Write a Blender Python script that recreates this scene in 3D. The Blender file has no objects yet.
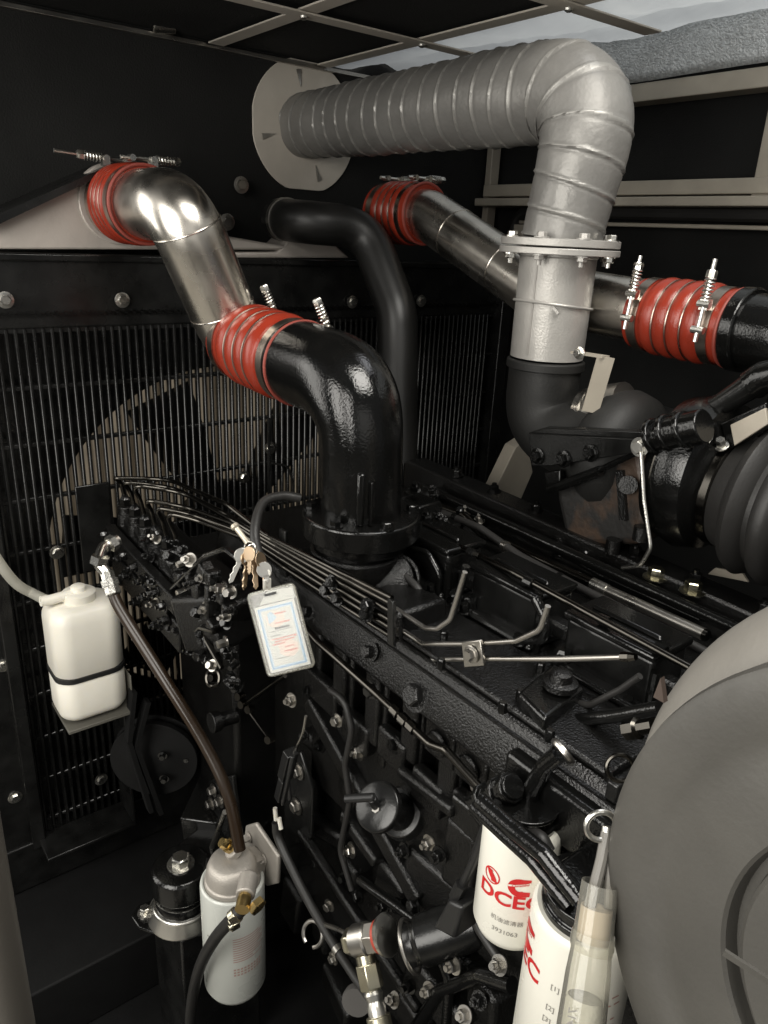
import bpy, bmesh, math, random
from mathutils import Vector, Matrix
R = math.radians
random.seed(7)
sc = bpy.context.scene
COL = sc.collection

# ------------------------------------------------------------------ camera
F = 744.0                                    # focal length in pixels of a 768x1024 frame
AX = (Vector((0.79373111, -0.17754243, 0.58178141)), Vector((-0.60653077, -0.30326539, 0.73494934)),
      Vector((0.04594947, -0.93622048, -0.34839612)))   # world axes seen from the camera (right, down, forward)
cd = bpy.data.cameras.new('camera')
cam = bpy.data.objects.new('camera', cd); COL.objects.link(cam)
cam.matrix_world = Matrix(((AX[0][0], -AX[0][1], -AX[0][2], 0), (AX[1][0], -AX[1][1], -AX[1][2], 0),
                           (AX[2][0], -AX[2][1], -AX[2][2], 0), (0, 0, 0, 1)))
cd.sensor_fit = 'VERTICAL'; cd.sensor_height = 36; cd.sensor_width = 27; cd.lens = F / 1024 * 36
cd.clip_start = 0.02; cd.clip_end = 60
sc.camera = cam
sc.render.resolution_x, sc.render.resolution_y = 768, 1024

# ------------------------------------------------------------------ light
w = bpy.data.worlds.new('World'); sc.world = w; w.use_nodes = True
w.node_tree.nodes['Background'].inputs[0].default_value = (0.95, 0.97, 1.0, 1)
w.node_tree.nodes['Background'].inputs[1].default_value = 0.10
def area(name, loc, target, sx, sy, power, col=(1, .97, .905)):
    l = bpy.data.lights.new(name, 'AREA'); l.shape = 'RECTANGLE'; l.size = sx; l.size_y = sy
    l.energy = power; l.color = col
    o = bpy.data.objects.new(name, l); COL.objects.link(o); o.location = loc
    o.rotation_euler = (Vector(target) - Vector(loc)).to_track_quat('-Z', 'Y').to_euler()
    return o
area('door_light', (-1.0, 0.30, 0.15), (0.6, 0.75, -0.35), 1.2, 1.2, 34)
area('room_light', (-0.3, -1.5, 0.1), (0.7, 0.8, -0.30), 1.6, 1.2, 3.5)
area('roof_light', (0.50, 0.0, 1.0), (0.6, 0.8, -0.45), 0.80, 0.70, 24)
area('yard_light', (-1.5, 2.7, 0.1), (0.5, 0.5, -0.5), 2.2, 2.0, 55)
area('film_daylight', (1.27, 0.75, 1.3), (1.27, .8, 0), .5, 1.1, 6.5, (.96, .97, 1))
area('core_daylight', (.66, 1.495, -.62), (.66, 1.0, -.62), .85, .85, .75, (1, .93, .83))     # daylight coming through the radiator core
sc.view_settings.view_transform = 'Standard'; sc.view_settings.look = 'None'
sc.view_settings.exposure = 0.0; sc.view_settings.gamma = 1.0
sc.cycles.use_denoising = True
sc.cycles.max_bounces = 7; sc.cycles.transparent_max_bounces = 12
sc.cycles.caustics_reflective = False; sc.cycles.caustics_refractive = False
sc.cycles.sample_clamp_indirect = 4.0

# ------------------------------------------------------------------ materials
MATS = {}
def mat(name, col, rough=.5, metal=0., bump=0., bscale=200., rvar=0., cvar=0., vscale=12., coat=0., spec=.5, aniso=0., stretch=None, sss=0.):
    if name in MATS: return MATS[name]
    m = bpy.data.materials.new(name); m.use_nodes = True; nt = m.node_tree; N = nt.nodes; L = nt.links
    b = N['Principled BSDF']
    b.inputs['Base Color'].default_value = (*col, 1); b.inputs['Roughness'].default_value = rough
    b.inputs['Metallic'].default_value = metal; b.inputs['Coat Weight'].default_value = coat
    b.inputs['Specular IOR Level'].default_value = spec; b.inputs['Anisotropic'].default_value = aniso
    if sss:
        b.inputs['Subsurface Weight'].default_value = sss; b.inputs['Subsurface Radius'].default_value = (.02, .018, .012)
    tc = N.new('ShaderNodeTexCoord')
    def noise(scale, detail=3, st=None):
        n = N.new('ShaderNodeTexNoise'); n.inputs['Scale'].default_value = scale; n.inputs['Detail'].default_value = detail
        if st:
            mp = N.new('ShaderNodeMapping'); mp.inputs['Scale'].default_value = st
            L.new(tc.outputs['Object'], mp.inputs[0]); L.new(mp.outputs[0], n.inputs['Vector'])
        else: L.new(tc.outputs['Object'], n.inputs['Vector'])
        return n
    if bump:
        n = noise(bscale, 3, stretch); bp = N.new('ShaderNodeBump'); bp.inputs['Strength'].default_value = bump
        bp.inputs['Distance'].default_value = .004
        L.new(n.outputs['Fac'], bp.inputs['Height']); L.new(bp.outputs[0], b.inputs['Normal'])
    if rvar:
        n = noise(vscale, 5); mr = N.new('ShaderNodeMapRange')
        mr.inputs['From Min'].default_value = .3; mr.inputs['From Max'].default_value = .7
        mr.inputs['To Min'].default_value = max(.03, rough - rvar); mr.inputs['To Max'].default_value = min(1, rough + rvar)
        L.new(n.outputs['Fac'], mr.inputs[0]); L.new(mr.outputs[0], b.inputs['Roughness'])
    if cvar:
        n = noise(vscale * 1.7, 6, stretch); mx = N.new('ShaderNodeMix'); mx.data_type = 'RGBA'
        mr = N.new('ShaderNodeMapRange'); mr.inputs['From Min'].default_value = .35; mr.inputs['From Max'].default_value = .7
        L.new(n.outputs['Fac'], mr.inputs[0]); L.new(mr.outputs[0], mx.inputs[0])
        mx.inputs[6].default_value = (*col, 1); mx.inputs[7].default_value = (*[min(1, c * (1 + cvar)) for c in col], 1)
        L.new(mx.outputs[2], b.inputs['Base Color'])
    MATS[name] = m
    return m
GLOSS = mat('black_gloss_paint', (.0042, .0042, .0040), .10, bump=.12, bscale=330, rvar=.06, vscale=20)
CAST = mat('black_painted_casting', (.0042, .0041, .0039), .13, bump=.42, bscale=420, rvar=.07, vscale=14, cvar=.7)
SATIN = mat('black_satin_paint', (.0048, .0048, .0046), .26, bump=.05, bscale=240, rvar=.10, vscale=14, cvar=1.6)
LINE = mat('dark_steel_line', (.075, .07, .062), .22, 1., rvar=.06)
MATTE = mat('black_matte_paint', (.012, .0118, .011), .6, bump=.12, bscale=420, rvar=.1)
FOAM = mat('black_foam', (.010, .010, .0095), .9, bump=.3, bscale=300, cvar=.5, vscale=4, spec=.25)
RUB = mat('black_rubber', (.02, .019, .018), .48, bump=.08, bscale=300, rvar=.08)
PLAS = mat('black_plastic', (.013, .013, .013), .33, rvar=.06)
STEEL = mat('brushed_stainless_steel', (.60, .565, .51), .27, 1., bump=.03, bscale=60, rvar=.07, vscale=18, cvar=.2, stretch=(1, 1, .1))
SEAM = mat('pale_wrap_seam', (.28, .272, .255), .4, .4, bump=.1, bscale=200)
SILVER = mat('silver_heat_paint', (.40, .385, .36), .42, .35, bump=.14, bscale=320, cvar=.2, vscale=14, rvar=.08)
WRAPM = mat('grey_coated_wrap', (.195, .189, .178), .42, .35, bump=.16, bscale=130, cvar=.3, vscale=9, rvar=.1)
RED = mat('red_silicone', (.245, .027, .013), .25, bump=.12, bscale=520, rvar=.06, cvar=.2)
REDLIP = mat('faded_red_silicone', (.26, .05, .035), .5, bump=.05)
ZINC = mat('zinc_plated_steel', (.66, .645, .60), .28, 1., bump=.06, bscale=300, rvar=.1, cvar=.1)
DULLZ = mat('dull_zinc_steel', (.46, .44, .405), .32, 1., rvar=.1)
BANDM = mat('steel_clamp_band', (.42, .36, .31), .3, 1., rvar=.1, bump=.04)
BEIGE = mat('beige_frame_paint', (.34, .305, .25), .5, bump=.05, cvar=.15)
PALE = mat('pale_grey_plate_paint', (.50, .46, .40), .55, bump=.05, cvar=.12)
ALU = mat('bare_cast_aluminium', (.43, .40, .36), .5, .55, bump=.2, bscale=420, cvar=.2)
TANKA = mat('raw_aluminium_tank', (.46, .42, .38), .5, .3, bump=.1, bscale=120, cvar=.15)
def fin_mat():
    m = mat('aluminium_fins', (.22, .19, .15), .5, 0., bump=.25, bscale=300, stretch=(1, 1, .05), cvar=.2)
    nt = m.node_tree; N = nt.nodes; L = nt.links; out = [n for n in N if n.type == 'OUTPUT_MATERIAL'][0]
    tc = N.new('ShaderNodeTexCoord'); wv = N.new('ShaderNodeTexWave'); wv.bands_direction = 'X'; wv.inputs['Scale'].default_value = 15.7; wv.inputs['Distortion'].default_value = .3
    ns = N.new('ShaderNodeTexNoise'); ns.inputs['Scale'].default_value = 9; ml = N.new('ShaderNodeMix'); ml.data_type = 'RGBA'
    ml.inputs[6].default_value = (.20, .165, .12, 1); ml.inputs[7].default_value = (.85, .76, .62, 1)
    L.new(tc.outputs['Object'], wv.inputs['Vector']); L.new(tc.outputs['Object'], ns.inputs['Vector']); mu = N.new('ShaderNodeMath'); mu.operation = 'MULTIPLY'; mu.inputs[1].default_value = 1.6; mu.use_clamp = True
    m2 = N.new('ShaderNodeMath'); m2.operation = 'MULTIPLY'; L.new(wv.outputs['Fac'], m2.inputs[0]); L.new(ns.outputs['Fac'], m2.inputs[1]); L.new(m2.outputs[0], mu.inputs[0]); L.new(mu.outputs[0], ml.inputs[0])
    tr = N.new('ShaderNodeBsdfTranslucent'); L.new(ml.outputs[2], tr.inputs[0]); mx = N.new('ShaderNodeMixShader'); mx.inputs[0].default_value = .6
    L.new(N['Principled BSDF'].outputs[0], mx.inputs[1]); L.new(tr.outputs[0], mx.inputs[2]); L.new(mx.outputs[0], out.inputs['Surface'])
    return m
FIN = fin_mat()
WPLAS = mat('white_bottle_plastic', (.74, .71, .63), .42, bump=.03, bscale=60, sss=.25, cvar=.05)
WFIL = mat('white_filter_enamel', (.76, .74, .66), .25, rvar=.08)
GFIL = mat('pale_green_grey_enamel', (.62, .635, .59), .3, rvar=.08)
BRASS = mat('brass', (.55, .40, .17), .3, 1., rvar=.1)
OLIVE = mat('yellow_zinc_plate', (.50, .47, .36), .28, 1., rvar=.1, cvar=.2)
HOSEB = mat('brown_black_hose', (.022, .013, .007), .3, rvar=.08)
AIRC = mat('grey_filter_plastic', (.058, .055, .049), .46, bump=.06, bscale=260, cvar=.28, vscale=8, rvar=.06)
AIRD = mat('pale_grey_housing', (.165, .155, .138), .55, bump=.08, cvar=.15)
def film_mat():
    m = mat('translucent_silver_film', (.72, .74, .75), .45, 0., bump=.2, bscale=6, cvar=.1)
    nt = m.node_tree; N = nt.nodes; L = nt.links; out = [n for n in N if n.type == 'OUTPUT_MATERIAL'][0]
    tr = N.new('ShaderNodeBsdfTranslucent'); tr.inputs[0].default_value = (.62, .65, .66, 1); mx = N.new('ShaderNodeMixShader'); mx.inputs[0].default_value = .5
    L.new(N['Principled BSDF'].outputs[0], mx.inputs[1]); L.new(tr.outputs[0], mx.inputs[2]); L.new(mx.outputs[0], out.inputs['Surface'])
    return m
FILM = film_mat()
GLIT = mat('crinkled_silver_foil', (.50, .515, .52), .34, .3, bump=.6, bscale=260, cvar=.45, vscale=70)
PAPER = mat('white_paper', (.70, .70, .68), .6)
INKB = mat('blue_print', (.30, .46, .68), .6)
INKLB = mat('pale_blue_print', (.55, .68, .82), .6)
INKR = mat('pink_red_print', (.72, .28, .24), .6)
INKP = mat('pale_pink_print', (.82, .60, .55), .6)
INKK = mat('dark_grey_print', (.08, .08, .09), .6)
REDINK = mat('red_print', (.55, .018, .02), .35)
GREYINK = mat('grey_print', (.22, .21, .19), .4)
BROWNINK = mat('brown_print', (.40, .16, .13), .4)
KEYM = mat('worn_key_metal', (.58, .44, .30), .32, 1., rvar=.1, cvar=.2)
POSTM = mat('dark_taupe_paint', (.075, .068, .058), .5, bump=.05)
FLOORM = mat('dark_base_paint', (.004, .004, .004), .7, spec=.25, bump=.1, cvar=.4)
ORANGE = mat('red_sealing_paint', (.42, .06, .035), .5)

def rust_mat():
    m = mat('rusty_manifold_casting', (.02, .019, .018), .5, bump=.25, bscale=120)
    nt = m.node_tree; N = nt.nodes; L = nt.links
    tc = N.new('ShaderNodeTexCoord'); n = N.new('ShaderNodeTexNoise'); n.inputs['Scale'].default_value = 13; n.inputs['Detail'].default_value = 7
    L.new(tc.outputs['Object'], n.inputs['Vector'])
    cr = N.new('ShaderNodeValToRGB'); e = cr.color_ramp.elements
    e[0].position = .49; e[0].color = (.02, .019, .018, 1); e[1].position = .57; e[1].color = (.058, .037, .025, 1)
    L.new(n.outputs['Fac'], cr.inputs[0]); L.new(cr.outputs[0], N['Principled BSDF'].inputs['Base Color'])
    return m
RUST = rust_mat()
def clear_mat(name, tint, fres=.10, haze=.06):
    m = bpy.data.materials.new(name); m.use_nodes = True; nt = m.node_tree; N = nt.nodes; L = nt.links; N.clear()
    out = N.new('ShaderNodeOutputMaterial'); tr = N.new('ShaderNodeBsdfTransparent'); tr.inputs[0].default_value = (*tint, 1)
    gl = N.new('ShaderNodeBsdfGlossy'); gl.inputs['Roughness'].default_value = .12
    df = N.new('ShaderNodeBsdfDiffuse'); df.inputs[0].default_value = (.7, .68, .6, 1)
    fr = N.new('ShaderNodeLayerWeight'); fr.inputs[0].default_value = .16
    ad = N.new('ShaderNodeMath'); ad.operation = 'ADD'; ad.inputs[1].default_value = fres * .4; ad.use_clamp = True
    m1 = N.new('ShaderNodeMixShader'); m2 = N.new('ShaderNodeMixShader'); m2.inputs[0].default_value = haze
    L.new(fr.outputs['Fresnel'], ad.inputs[0]); L.new(ad.outputs[0], m1.inputs[0]); L.new(tr.outputs[0], m1.inputs[1]); L.new(gl.outputs[0], m1.inputs[2])
    L.new(m1.outputs[0], m2.inputs[1]); L.new(df.outputs[0], m2.inputs[2]); L.new(m2.outputs[0], out.inputs[0])
    return m
CLEAR = clear_mat('clear_plastic', (.98, .98, .97), fres=.05, haze=.03)
CLEARB = clear_mat('frosted_clear_plastic', (.86, .85, .80), haze=.16)
TUBEM = clear_mat('milky_clear_tube', (.85, .84, .78), haze=.45)

# ------------------------------------------------------------------ helpers
def P(x, y, **k):
    """world point on a known plane (X=, Y=, Z=) or at depth D= measured off the photograph"""
    c = Vector(((x - 384) / F, (y - 512) / F, 1))
    v = Vector((AX[0].dot(c), AX[1].dot(c), AX[2].dot(c)))
    (a, t), = k.items()
    s = t / {'X': v.x, 'Y': v.y, 'Z': v.z, 'D': 1.}[a]
    return v * s
def PX(pts, **k): return [P(x, y, **k) for x, y in pts]
def V(*a): return Vector(a)
CRX = Vector((AX[0][0], AX[1][0], AX[2][0]))
def frame(d, up=None):
    d = d.normalized(); up = up or (V(0, 0, 1) if abs(d.z) < .9 else V(0, 1, 0))
    u = up.cross(d).normalized(); return u, d.cross(u).normalized(), d     # u, v, d
def rounded(pts, rad, n=6):
    """polyline with circular-ish fillets"""
    out = [pts[0].copy()]
    for i in range(1, len(pts) - 1):
        a, b, c = pts[i - 1], pts[i], pts[i + 1]
        r = rad[i] if isinstance(rad, (list, tuple)) else rad
        la, lc = (a - b).length, (c - b).length
        d1, d2 = (a - b).normalized(), (c - b).normalized()
        ang = d1.angle(d2, math.pi)
        t = min(r / max(math.tan(ang / 2), .05), la * .48, lc * .48)
        p0, p1 = b + d1 * t, b + d2 * t
        for k in range(n + 1):
            s = k / n; out.append(p0 * (1 - s) ** 2 + b * 2 * s * (1 - s) + p1 * s * s)
    out.append(pts[-1].copy()); return out
def smooth(pts, n=6):
    out = []
    q = [pts[0] * 2 - pts[1]] + list(pts) + [pts[-1] * 2 - pts[-2]]
    for i in range(1, len(q) - 2):
        a, b, c, d = q[i - 1:i + 3]
        for k in range(n):
            t = k / n
            out.append(.5 * ((2 * b) + (c - a) * t + (2 * a - 5 * b + 4 * c - d) * t * t + (3 * b - a - 3 * c + d) * t ** 3))
    out.append(pts[-1].copy()); return out

SPLIT = set('cast_boss governor_block governor_housing foot_nut head_stud control_lever pulley_bolt flange_bolt clamp_bolt supply_union pipe_union core_plug lug notch wire_ring cast_web block_rib block_ledge belt lever_ring stop_linkage shaft_end filler_handle manifold_rail side_cover clamp_wire connector splice guard_edge sensor_boss drain_hose lead valve_cluster conduit_clip v_clamp strap tray side_frame'.split())
class MB:
    def __init__(s): s.b = bmesh.new(); s.m = 0
    def face(s, vs):
        try:
            f = s.b.faces.new(vs); f.material_index = s.m; return f
        except ValueError: return None
    def rings(s, rs, cap=True, close=True):
        vs = [[s.b.verts.new(p) for p in r] for r in rs]; n = len(vs[0])
        for a, b in zip(vs, vs[1:]):
            for i in range(n if close else n - 1):
                j = (i + 1) % n; s.face((a[i], a[j], b[j], b[i]))
        if cap: s.face(list(reversed(vs[0]))); s.face(vs[-1])
        return s
    def box(s, c, size, rot=None):
        hx, hy, hz = [q / 2 for q in size]; rot = rot or Matrix.Identity(3)
        p = [c + rot @ V(x, y, z) for z in (-hz, hz) for x, y in ((-hx, -hy), (hx, -hy), (hx, hy), (-hx, hy))]
        return s.rings([p[:4], p[4:]])
    def ab(s, a, b):
        a, b = Vector(a), Vector(b); return s.box((a + b) / 2, [abs(q) for q in (b - a)])
    def bar(s, a, b, w, h, up=None):
        """rectangular bar from a to b: w across, h along up"""
        u, v, d = frame(b - a, up); p = [(-1, -1), (1, -1), (1, 1), (-1, 1)]
        return s.rings([[q + u * (i * w / 2) + v * (j * h / 2) for i, j in p] for q in (a, b)])
    def tube(s, pts, r, n=12, cap=True):
        k = len(pts); u = None; rs = []
        for i, p in enumerate(pts):
            d = (pts[min(i + 1, k - 1)] - pts[max(i - 1, 0)]).normalized()
            if u is None: u, v, _ = frame(d)
            else:
                u = (u - d * u.dot(d)).normalized(); v = d.cross(u)
            rr = r[i] if isinstance(r, (list, tuple)) else r
            rs.append([p + (u * math.cos(2 * math.pi * a / n) + v * math.sin(2 * math.pi * a / n)) * rr for a in range(n)])
        return s.rings(rs, cap)
    def lathe(s, prof, a, d, n=32, cap=True, phase=0., sx=1., up=None):
        """prof = [(distance along d, radius)]"""
        u, v, d = frame(Vector(d), up)
        return s.rings([[a + d * t + (u * sx * math.cos(2 * math.pi * i / n + phase) + v * math.sin(2 * math.pi * i / n + phase)) * max(r, 1e-4) for i in range(n)] for t, r in prof], cap)
    def cyl(s, a, b, r, n=20): return s.lathe([(0, r), ((b - a).length, r)], a, b - a, n)
    def prism(s, pts, ext):
        return s.rings([[p.copy() for p in pts], [p + ext for p in pts]])
    def bolt(s, p, d, r=.009, h=.006, washer=True, stud=0):
        d = Vector(d).normalized()
        if washer: s.lathe([(0, r * 1.45), (.0018, r * 1.45)], p, d, 18)
        s.lathe([(.0018, r), (h, r), (h + .0012, r * .86)], p, d, 6, phase=random.random())
        if stud: s.lathe([(h, r * .5), (h + stud, r * .5)], p, d, 10)
        return s
    def ring(s, c, d, R_, r, n=32, m=10, a0=0., a1=2 * math.pi):
        u, v, d = frame(Vector(d)); full = abs(a1 - a0 - 2 * math.pi) < 1e-6
        pts = [c + (u * math.cos(a0 + (a1 - a0) * i / n) + v * math.sin(a0 + (a1 - a0) * i / n)) * R_ for i in range(n + (0 if full else 1))]
        if not full: return s.tube(pts, r, m)
        rs = []
        for p in pts:
            o = (p - c).normalized()
            rs.append([s.b.verts.new(p + (o * math.cos(2 * math.pi * k / m) + d * math.sin(2 * math.pi * k / m)) * r) for k in range(m)])
        for i in range(n):
            A, B = rs[i], rs[(i + 1) % n]
            for k in range(m): s.face((A[k], A[(k + 1) % m], B[(k + 1) % m], B[k]))
        return s
    def obj(s, name, m, parent=None, bevel=0., seg=2, ang=35, flat=False):
        if name in SPLIT:
            out = [q.obj1(name, m, parent, bevel, seg, ang, flat) for q in s.pieces()]
            return out[0]
        return s.obj1(name, m, parent, bevel, seg, ang, flat)
    def pieces(s):
        """separate pieces that do not touch"""
        seen = {}; isl = []
        for v0 in s.b.verts:
            if v0 in seen: continue
            st = [v0]; seen[v0] = len(isl); cur = []
            while st:
                v = st.pop(); cur.append(v)
                for e in v.link_edges:
                    q = e.other_vert(v)
                    if q not in seen: seen[q] = len(isl); st.append(q)
            isl.append(cur)
        bb = [([min(v.co[k] for v in c) - .0008 for k in range(3)], [max(v.co[k] for v in c) + .0008 for k in range(3)]) for c in isl]
        par = list(range(len(isl)))
        def find(i):
            while par[i] != i: i = par[i]
            return i
        for i in range(len(isl)):
            for j in range(i):
                if all(bb[i][0][k] <= bb[j][1][k] and bb[j][0][k] <= bb[i][1][k] for k in range(3)): par[find(i)] = find(j)
        grp = {}
        for v, i in seen.items(): grp.setdefault(find(i), []).append(v)
        res = []
        for g in grp.values():
            q = MB(); mp = {v: q.b.verts.new(v.co) for v in g}; fs = set(f for v in g for f in v.link_faces)
            for f in fs: q.face([mp[v] for v in f.verts])
            res.append(q)
        s.b.free(); return res
    def obj1(s, name, m, parent=None, bevel=0., seg=2, ang=35, flat=False):
        bmesh.ops.recalc_face_normals(s.b, faces=s.b.faces[:])
        me = bpy.data.meshes.new(name); s.b.to_mesh(me); s.b.free()
        for x in (m if isinstance(m, (list, tuple)) else [m]): me.materials.append(x)
        if not flat:
            me.polygons.foreach_set('use_smooth', [True] * len(me.polygons)); me.set_sharp_from_angle(angle=R(ang))
        o = bpy.data.objects.new(name, me); COL.objects.link(o)
        if parent: o.parent = parent
        else:
            q = [v.co for v in me.vertices]; c = V((min(p.x for p in q) + max(p.x for p in q)) / 2, (min(p.y for p in q) + max(p.y for p in q)) / 2, min(p.z for p in q))
            me.transform(Matrix.Translation(-c)); o.location = c
        if bevel:
            b = o.modifiers.new('bevel', 'BEVEL'); b.width = bevel; b.segments = seg; b.limit_method = 'ANGLE'; b.angle_limit = R(40)
        return o
ROOTS = []
def thing(name, label, cat, group=None):
    o = bpy.data.objects.new(name, None); COL.objects.link(o); o.empty_display_size = .05
    o['label'] = label; o['category'] = cat
    if group: o['group'] = group
    ROOTS.append(o); return o
def tag(o, label, cat, group=None):
    o['label'] = label; o['category'] = cat
    if group: o['group'] = group
    return o
def struct(o): o['kind'] = 'structure'; return o
BOLTS = {}
def bolt(parent, p, d, r=.008, m=None, h=.006, name='bolt'):
    """a hex bolt head on a washer, its own part"""
    m = m or ZINC; key = (m.name, round(r, 4), round(h, 4))
    if key not in BOLTS:
        b = MB(); b.lathe([(0, r * 1.5), (.002, r * 1.5), (.0022, r * 1.42)], V(0, 0, 0), V(0, 0, 1), 20)
        b.lathe([(.002, r), (h, r), (h + .0015, r * .84)], V(0, 0, 0), V(0, 0, 1), 6)
        o = b.obj(name, m, parent); BOLTS[key] = o.data
    else:
        o = bpy.data.objects.new(name, BOLTS[key]); COL.objects.link(o); o.parent = parent
    o.rotation_euler = Vector(d).to_track_quat('Z', 'Y').to_euler(); o.location = p
    return o
YF = V(0, -1, 0); XF = V(-1, 0, 0); UP = V(0, 0, 1)

# ================================================================== SETTING
Zc = .33
struct(MB().ab((.05, 1.52, -1.45), (1.62, 1.60, .48)).obj('back_wall', FOAM))
struct(MB().ab((1.52, -1.2, -1.45), (1.60, 1.519, .48)).obj('side_wall', FOAM))
struct(MB().ab((.05, -1.6, -1.50), (1.62, 1.60, -1.452)).obj('floor', FLOORM))
struct(MB().ab((-5, -5, -1.56), (4, 6, -1.51)).obj('ground', mat('pale_concrete', (.36, .34, .30), .6, bump=.1, cvar=.15)))
struct(MB().ab((.05, .78, Zc + .002), (.985, 1.60, Zc + .06)).obj('ceiling', FOAM))
# silver film sagging under the right part of the ceiling
b = MB(); nx, ny = 26, 34; g = []
for i in range(nx + 1):
    for j in range(ny + 1):
        x = .987 + (1.50 - .987) * i / nx; y = .05 + 1.46 * j / ny
        z = Zc + .006 + .085 * (i / nx) ** 1.3 - .010 * math.sin(i * .55 + j * .22) - .012 * math.sin(math.pi * i / nx) * (0.5 + .5 * math.sin(j * .6 + 1)) + .004 * math.sin(j * 1.7 + i)
        g.append(b.b.verts.new((x, y, z)))
for i in range(nx):
    for j in range(ny):
        b.face([g[q] for q in (i * (ny + 1) + j, (i + 1) * (ny + 1) + j, (i + 1) * (ny + 1) + j + 1, i * (ny + 1) + j + 1)])
o = b.obj('ceiling_film', FILM)
tag(o, 'sagging silver grey film over the ceiling above the far side wall', 'ceiling film')
b = MB(); g = []
for i in range(7):
    for j in range(60):
        g.append(b.b.verts.new((1.452 + .0012 * math.sin(j * .9 + i) - .004 * i, .02 + 1.4 * j / 59, (.318 + .0155 * i) + .0015 * math.sin(j * .4))))
for i in range(6):
    for j in range(59): b.face([g[q] for q in (i * 60 + j, (i + 1) * 60 + j, (i + 1) * 60 + j + 1, i * 60 + j + 1)])
o = b.obj('foil_edge_band', GLIT); o.modifiers.new('thickness', 'SOLIDIFY').thickness = .002
tag(o, 'crinkled glittering foil band above the top beige rail', 'foil strip')
def strip(a, b_, lab):
    t = thing('ceiling_strip', lab, 'metal strip', 'flat metal strips under the ceiling')
    MB().bar(a, b_, .032, .003).obj('strip_bar', PALE, t, .0008)
    return t
zs = Zc - .005
t1 = strip(V(.726, 1.50, zs), V(.726, .2, zs), 'ceiling strip running into depth, left one, further from the wrapped pipe')
t2 = strip(V(.968, 1.50, zs), V(.968, .2, zs), 'ceiling strip running into depth directly above the wrapped pipe')
t3 = strip(V(.30, 1.188, zs - .004), V(1.10, 1.178, zs - .004), 'ceiling cross strip over the round wall collar')
t4 = strip(V(.30, .866, zs - .004), V(1.165, .842, zs - .004), 'ceiling cross strip ending on the silver film')
for t, x, y in ((t3, .726, 1.184), (t3, .968, 1.18), (t4, .726, .854), (t4, .968, .85)):
    MB().lathe([(0, .007), (.003, .006), (.005, .003)], V(x, y, zs - .0055), V(0, 0, -1), 14).obj('rivet', ZINC, t)
tag(MB().bar(V(.06, 1.512, .322), V(1.5, 1.512, .322), .012, .008).obj('ceiling_edge_trim', DULLZ, bevel=.001), 'thin grey edge trim between the back panel and the ceiling', 'trim')
t = thing('wall_clip', 'small dark metal clip hanging on the ceiling edge trim', 'clip')
c = P(163, 22, Y=1.50)
MB().lathe([(-.02, .018), (.02, .018)], c, V(1, -.2, .1), 18).obj('clip_body', DULLZ, t, .002)
# beige frame on the far wall
def rail(name, a, b_, w_, h, lab, m=BEIGE, cat='rail'):
    return tag(MB().bar(a, b_, w_, h).obj(name, m, bevel=.002), lab, cat, 'beige frame rails of the enclosure')
rail('frame_rail', V(1.48, 1.5, .298), V(1.48, -.6, .296), .05, .034, 'thick beige rail along the top of the far wall under foil')
b = MB(); b.bar(V(1.485, 1.5, .118), V(1.485, -.6, .118), .05, .028); b.bar(V(1.47, 1.5, .090), V(1.47, -.6, .090), .075, .018)
tag(b.obj('frame_rail', BEIGE, bevel=.002), 'stepped beige rail halfway up the far wall behind the flange', 'rail', 'beige frame rails of the enclosure')
rail('frame_rail', V(1.49, 1.38, .046), V(1.49, -.6, .044), .03, .008, 'thinnest beige rail just below the stepped rail', cat='rail')
rail('frame_post', V(1.487, 1.50, -1.3), V(1.487, 1.50, .28), .03, .02, 'slim beige post in the far corner right of the radiator', cat='post')
tag(MB().bar(V(1.49, .77, .10), V(1.49, .77, .30), .05, .04, V(0, 1, 0)).obj('frame_post', BEIGE, bevel=.002), 'short beige upright at the right picture edge below the film', 'post')
b = MB(); b.tube(rounded([V(1.485, 1.40, -.3), V(1.485, 1.40, .072), V(1.485, .2, .066)], .05), .014, 10)
tag(b.obj('door_seal', RUB), 'black rubber seal bent round the corner of the far door opening', 'seal')
tag(MB().prism([V(1.46, 1.38, .04), V(1.46, 1.30, .04), V(1.46, 1.38, -.06)], V(.006, 0, 0)).obj('gusset_plate', BEIGE), 'small beige triangular gusset in the far door corner', 'gusset')
MBp = MB(); MBp.tube([V(1.5, 1.42, .30), V(1.5, 1.24, .105)], .004, 8)
tag(MBp.obj('stay_rod', DULLZ), 'thin slanted grey stay rod behind the wrapped pipe', 'rod')
b = MB(); q = P(-6, 950, D=.62); b.tube([V(q.x, q.y, -1.45), V(q.x, q.y, .6)], .021, 18); b.tube([V(q.x - .035, q.y + .025, -1.45), V(q.x - .035, q.y + .025, .6)], .02, 14)
tag(b.obj('door_post_seal', POSTM), 'taupe rubber edged door post at the near left picture edge', 'door post')

# ---- round wall collar
t = thing('wall_collar', 'pale grey round collar plate on the back panel round the pipe', 'collar plate')
cx, cz = .935, .207; pts = []
for i in range(64):
    a = 2 * math.pi * i / 64; x, z = .128 * math.cos(a), .130 * math.sin(a)
    z = max(-.122, min(.124, z)); x = max(-.125, x); pts.append(V(cx + x, 1.519, cz + z))
MB().prism(pts, V(0, -.004, 0)).obj('plate', PALE, t, .001)
b = MB()  # pipe shadow on the collar drawn as small triangles
for k in range(4):
    a = R(100 + 95 * k); d = V(math.cos(a), 0, math.sin(a)); n = V(-d.z, 0, d.x); o_ = V(cx, 1.514, cz)
    b.prism([o_ + d * .108 + n * .006, o_ + d * .108 - n * .006, o_ + d * .075], V(0, -.001, 0))
b.obj('shadow_mark', DULLZ, t)

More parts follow.
